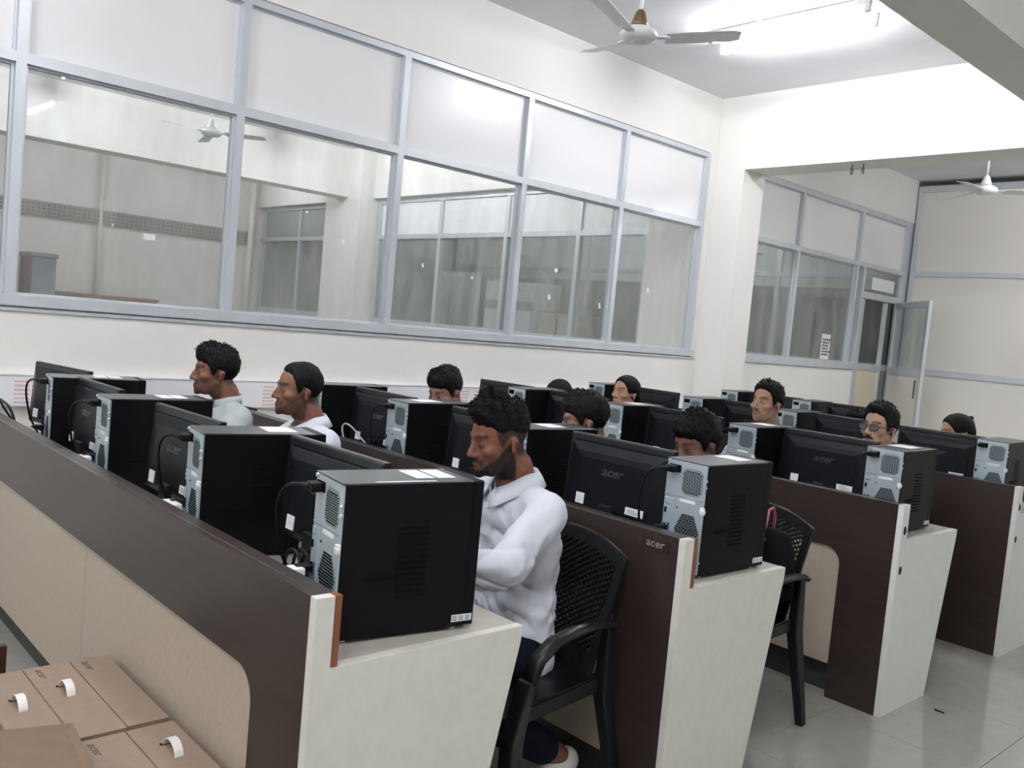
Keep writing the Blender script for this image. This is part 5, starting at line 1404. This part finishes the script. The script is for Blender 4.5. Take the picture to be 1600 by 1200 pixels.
make_person('man in glasses with thick moustache and white shirt at the third desk', (-2.031, 4.433, 1.156), D(-4), D(-5), D(-4), 0, 0.03,
            (0.36, 0.22, 0.155), 'shirt', FULL(12, top=0.026, front=0.010, side=0.011), dict(jaw=1.05), moustache=0.95, scalp=0.5, eyes=(0.004, 0.003), gaze=(-0.003, 0), desk_y=-0.24, hs=0.93, voxel=0.0048, noff=(0, 0.055, -0.160), extra=lambda t, Hm: (glasses(t, Hm), moustache_mesh(t, Hm)))
place_chair(-2.13, 4.50, 0, 'black plastic armchair under the man in glasses, hidden by the third desk')
WHAIR = lambda seed: dict(style='woman', top=0.012, front=0.0, side=0.010, back=0.016, nse=0.12, seed=seed, tufts=0)
make_person('smiling girl with tied-back black hair at the third desk by the wall', (-3.752, 4.473, 1.134), D(0), D(-4), D(-6), 0, 0.03,
            (0.40, 0.23, 0.155), 'kurta', WHAIR(13), dict(jaw=0.88, wide=0.97), eyes=(0.0045, 0.003), gaze=(-0.003, 0), desk_y=-0.22, hs=0.92, woman=True, sh_w=0.88, collar=None, extra=ponytail, voxel=0.0048)
place_chair(-3.74, 4.53, 0, 'black plastic armchair under the smiling girl, hidden by the third desk')
make_person('person at the third desk with only dark hair showing over a monitor', (-4.40, 4.52, 1.035), D(0), D(-10), D(28), 0, 0.03,
            (0.36, 0.21, 0.145), 'kurta', WHAIR(14), dict(jaw=0.88), desk_y=-0.25, hs=0.92, woman=True, sh_w=0.88, collar=None, extra=bun(-0.02, 0.085, 0.04, False), noff=(0, 0.07, -0.15))
place_chair(-4.39, 4.60, 0, 'black plastic armchair under the person with only hair showing, hidden')
make_person('woman with black hair and small hair knot at the fourth desk, right edge of photo', (-2.22, 5.93, 1.085), D(-10), D(-30), D(8), 0, 0.03,
            (0.36, 0.20, 0.14), 'kurta', WHAIR(15), dict(jaw=0.88), eyes=(0.003, 0.003), desk_y=-0.24, hs=0.95, woman=True, sh_w=0.88, collar=None, extra=bun(0.090, 0.068))
place_chair(-2.2, 6.0, 0, 'black plastic armchair under the woman with the hair knot, hidden')
make_person('person at the fourth desk, mostly hidden behind the hair of the man in glasses', (-2.87, 5.93, 1.025), D(0), D(-10), D(12), 0, 0.03,
            (0.30, 0.17, 0.12), 'shirt_dark', FULL(16), {}, desk_y=-0.25, hs=0.93, noff=(0, 0.06, -0.165))
place_chair(-2.86, 6.0, 0, 'black plastic armchair under the mostly hidden person at the fourth desk')
# bag hanging on the chair at the second desk
bg = empty('shoulder_bag', (-1.80, 3.125, 0), 0.12, 'black shoulder bag with pink-red strap hanging on the second desk\'s chair', 'bag')
m_ = MB(); limb(m_, [(0, 0, 0.56), (0, 0.0, 0.66), (0, 0.005, 0.77)], [(0.10, 0.045), (0.105, 0.05), (0.075, 0.035)], 20); m_.build('bag_body', M['bag'], bg)
MB().tube([(-0.03, -0.03, 0.775), (-0.04, 0.02, 0.83), (-0.05, 0.05, 0.862), (-0.05, 0.09, 0.868), (-0.05, 0.115, 0.83), (-0.05, 0.11, 0.74)], 0.0065, 6).build('strap', M['bag_red'], bg)
MB().box(-0.05, -0.01, -0.05, -0.035, 0.755, 0.768).build('buckle', M['metal_dark'], bg, bevel=0.002)
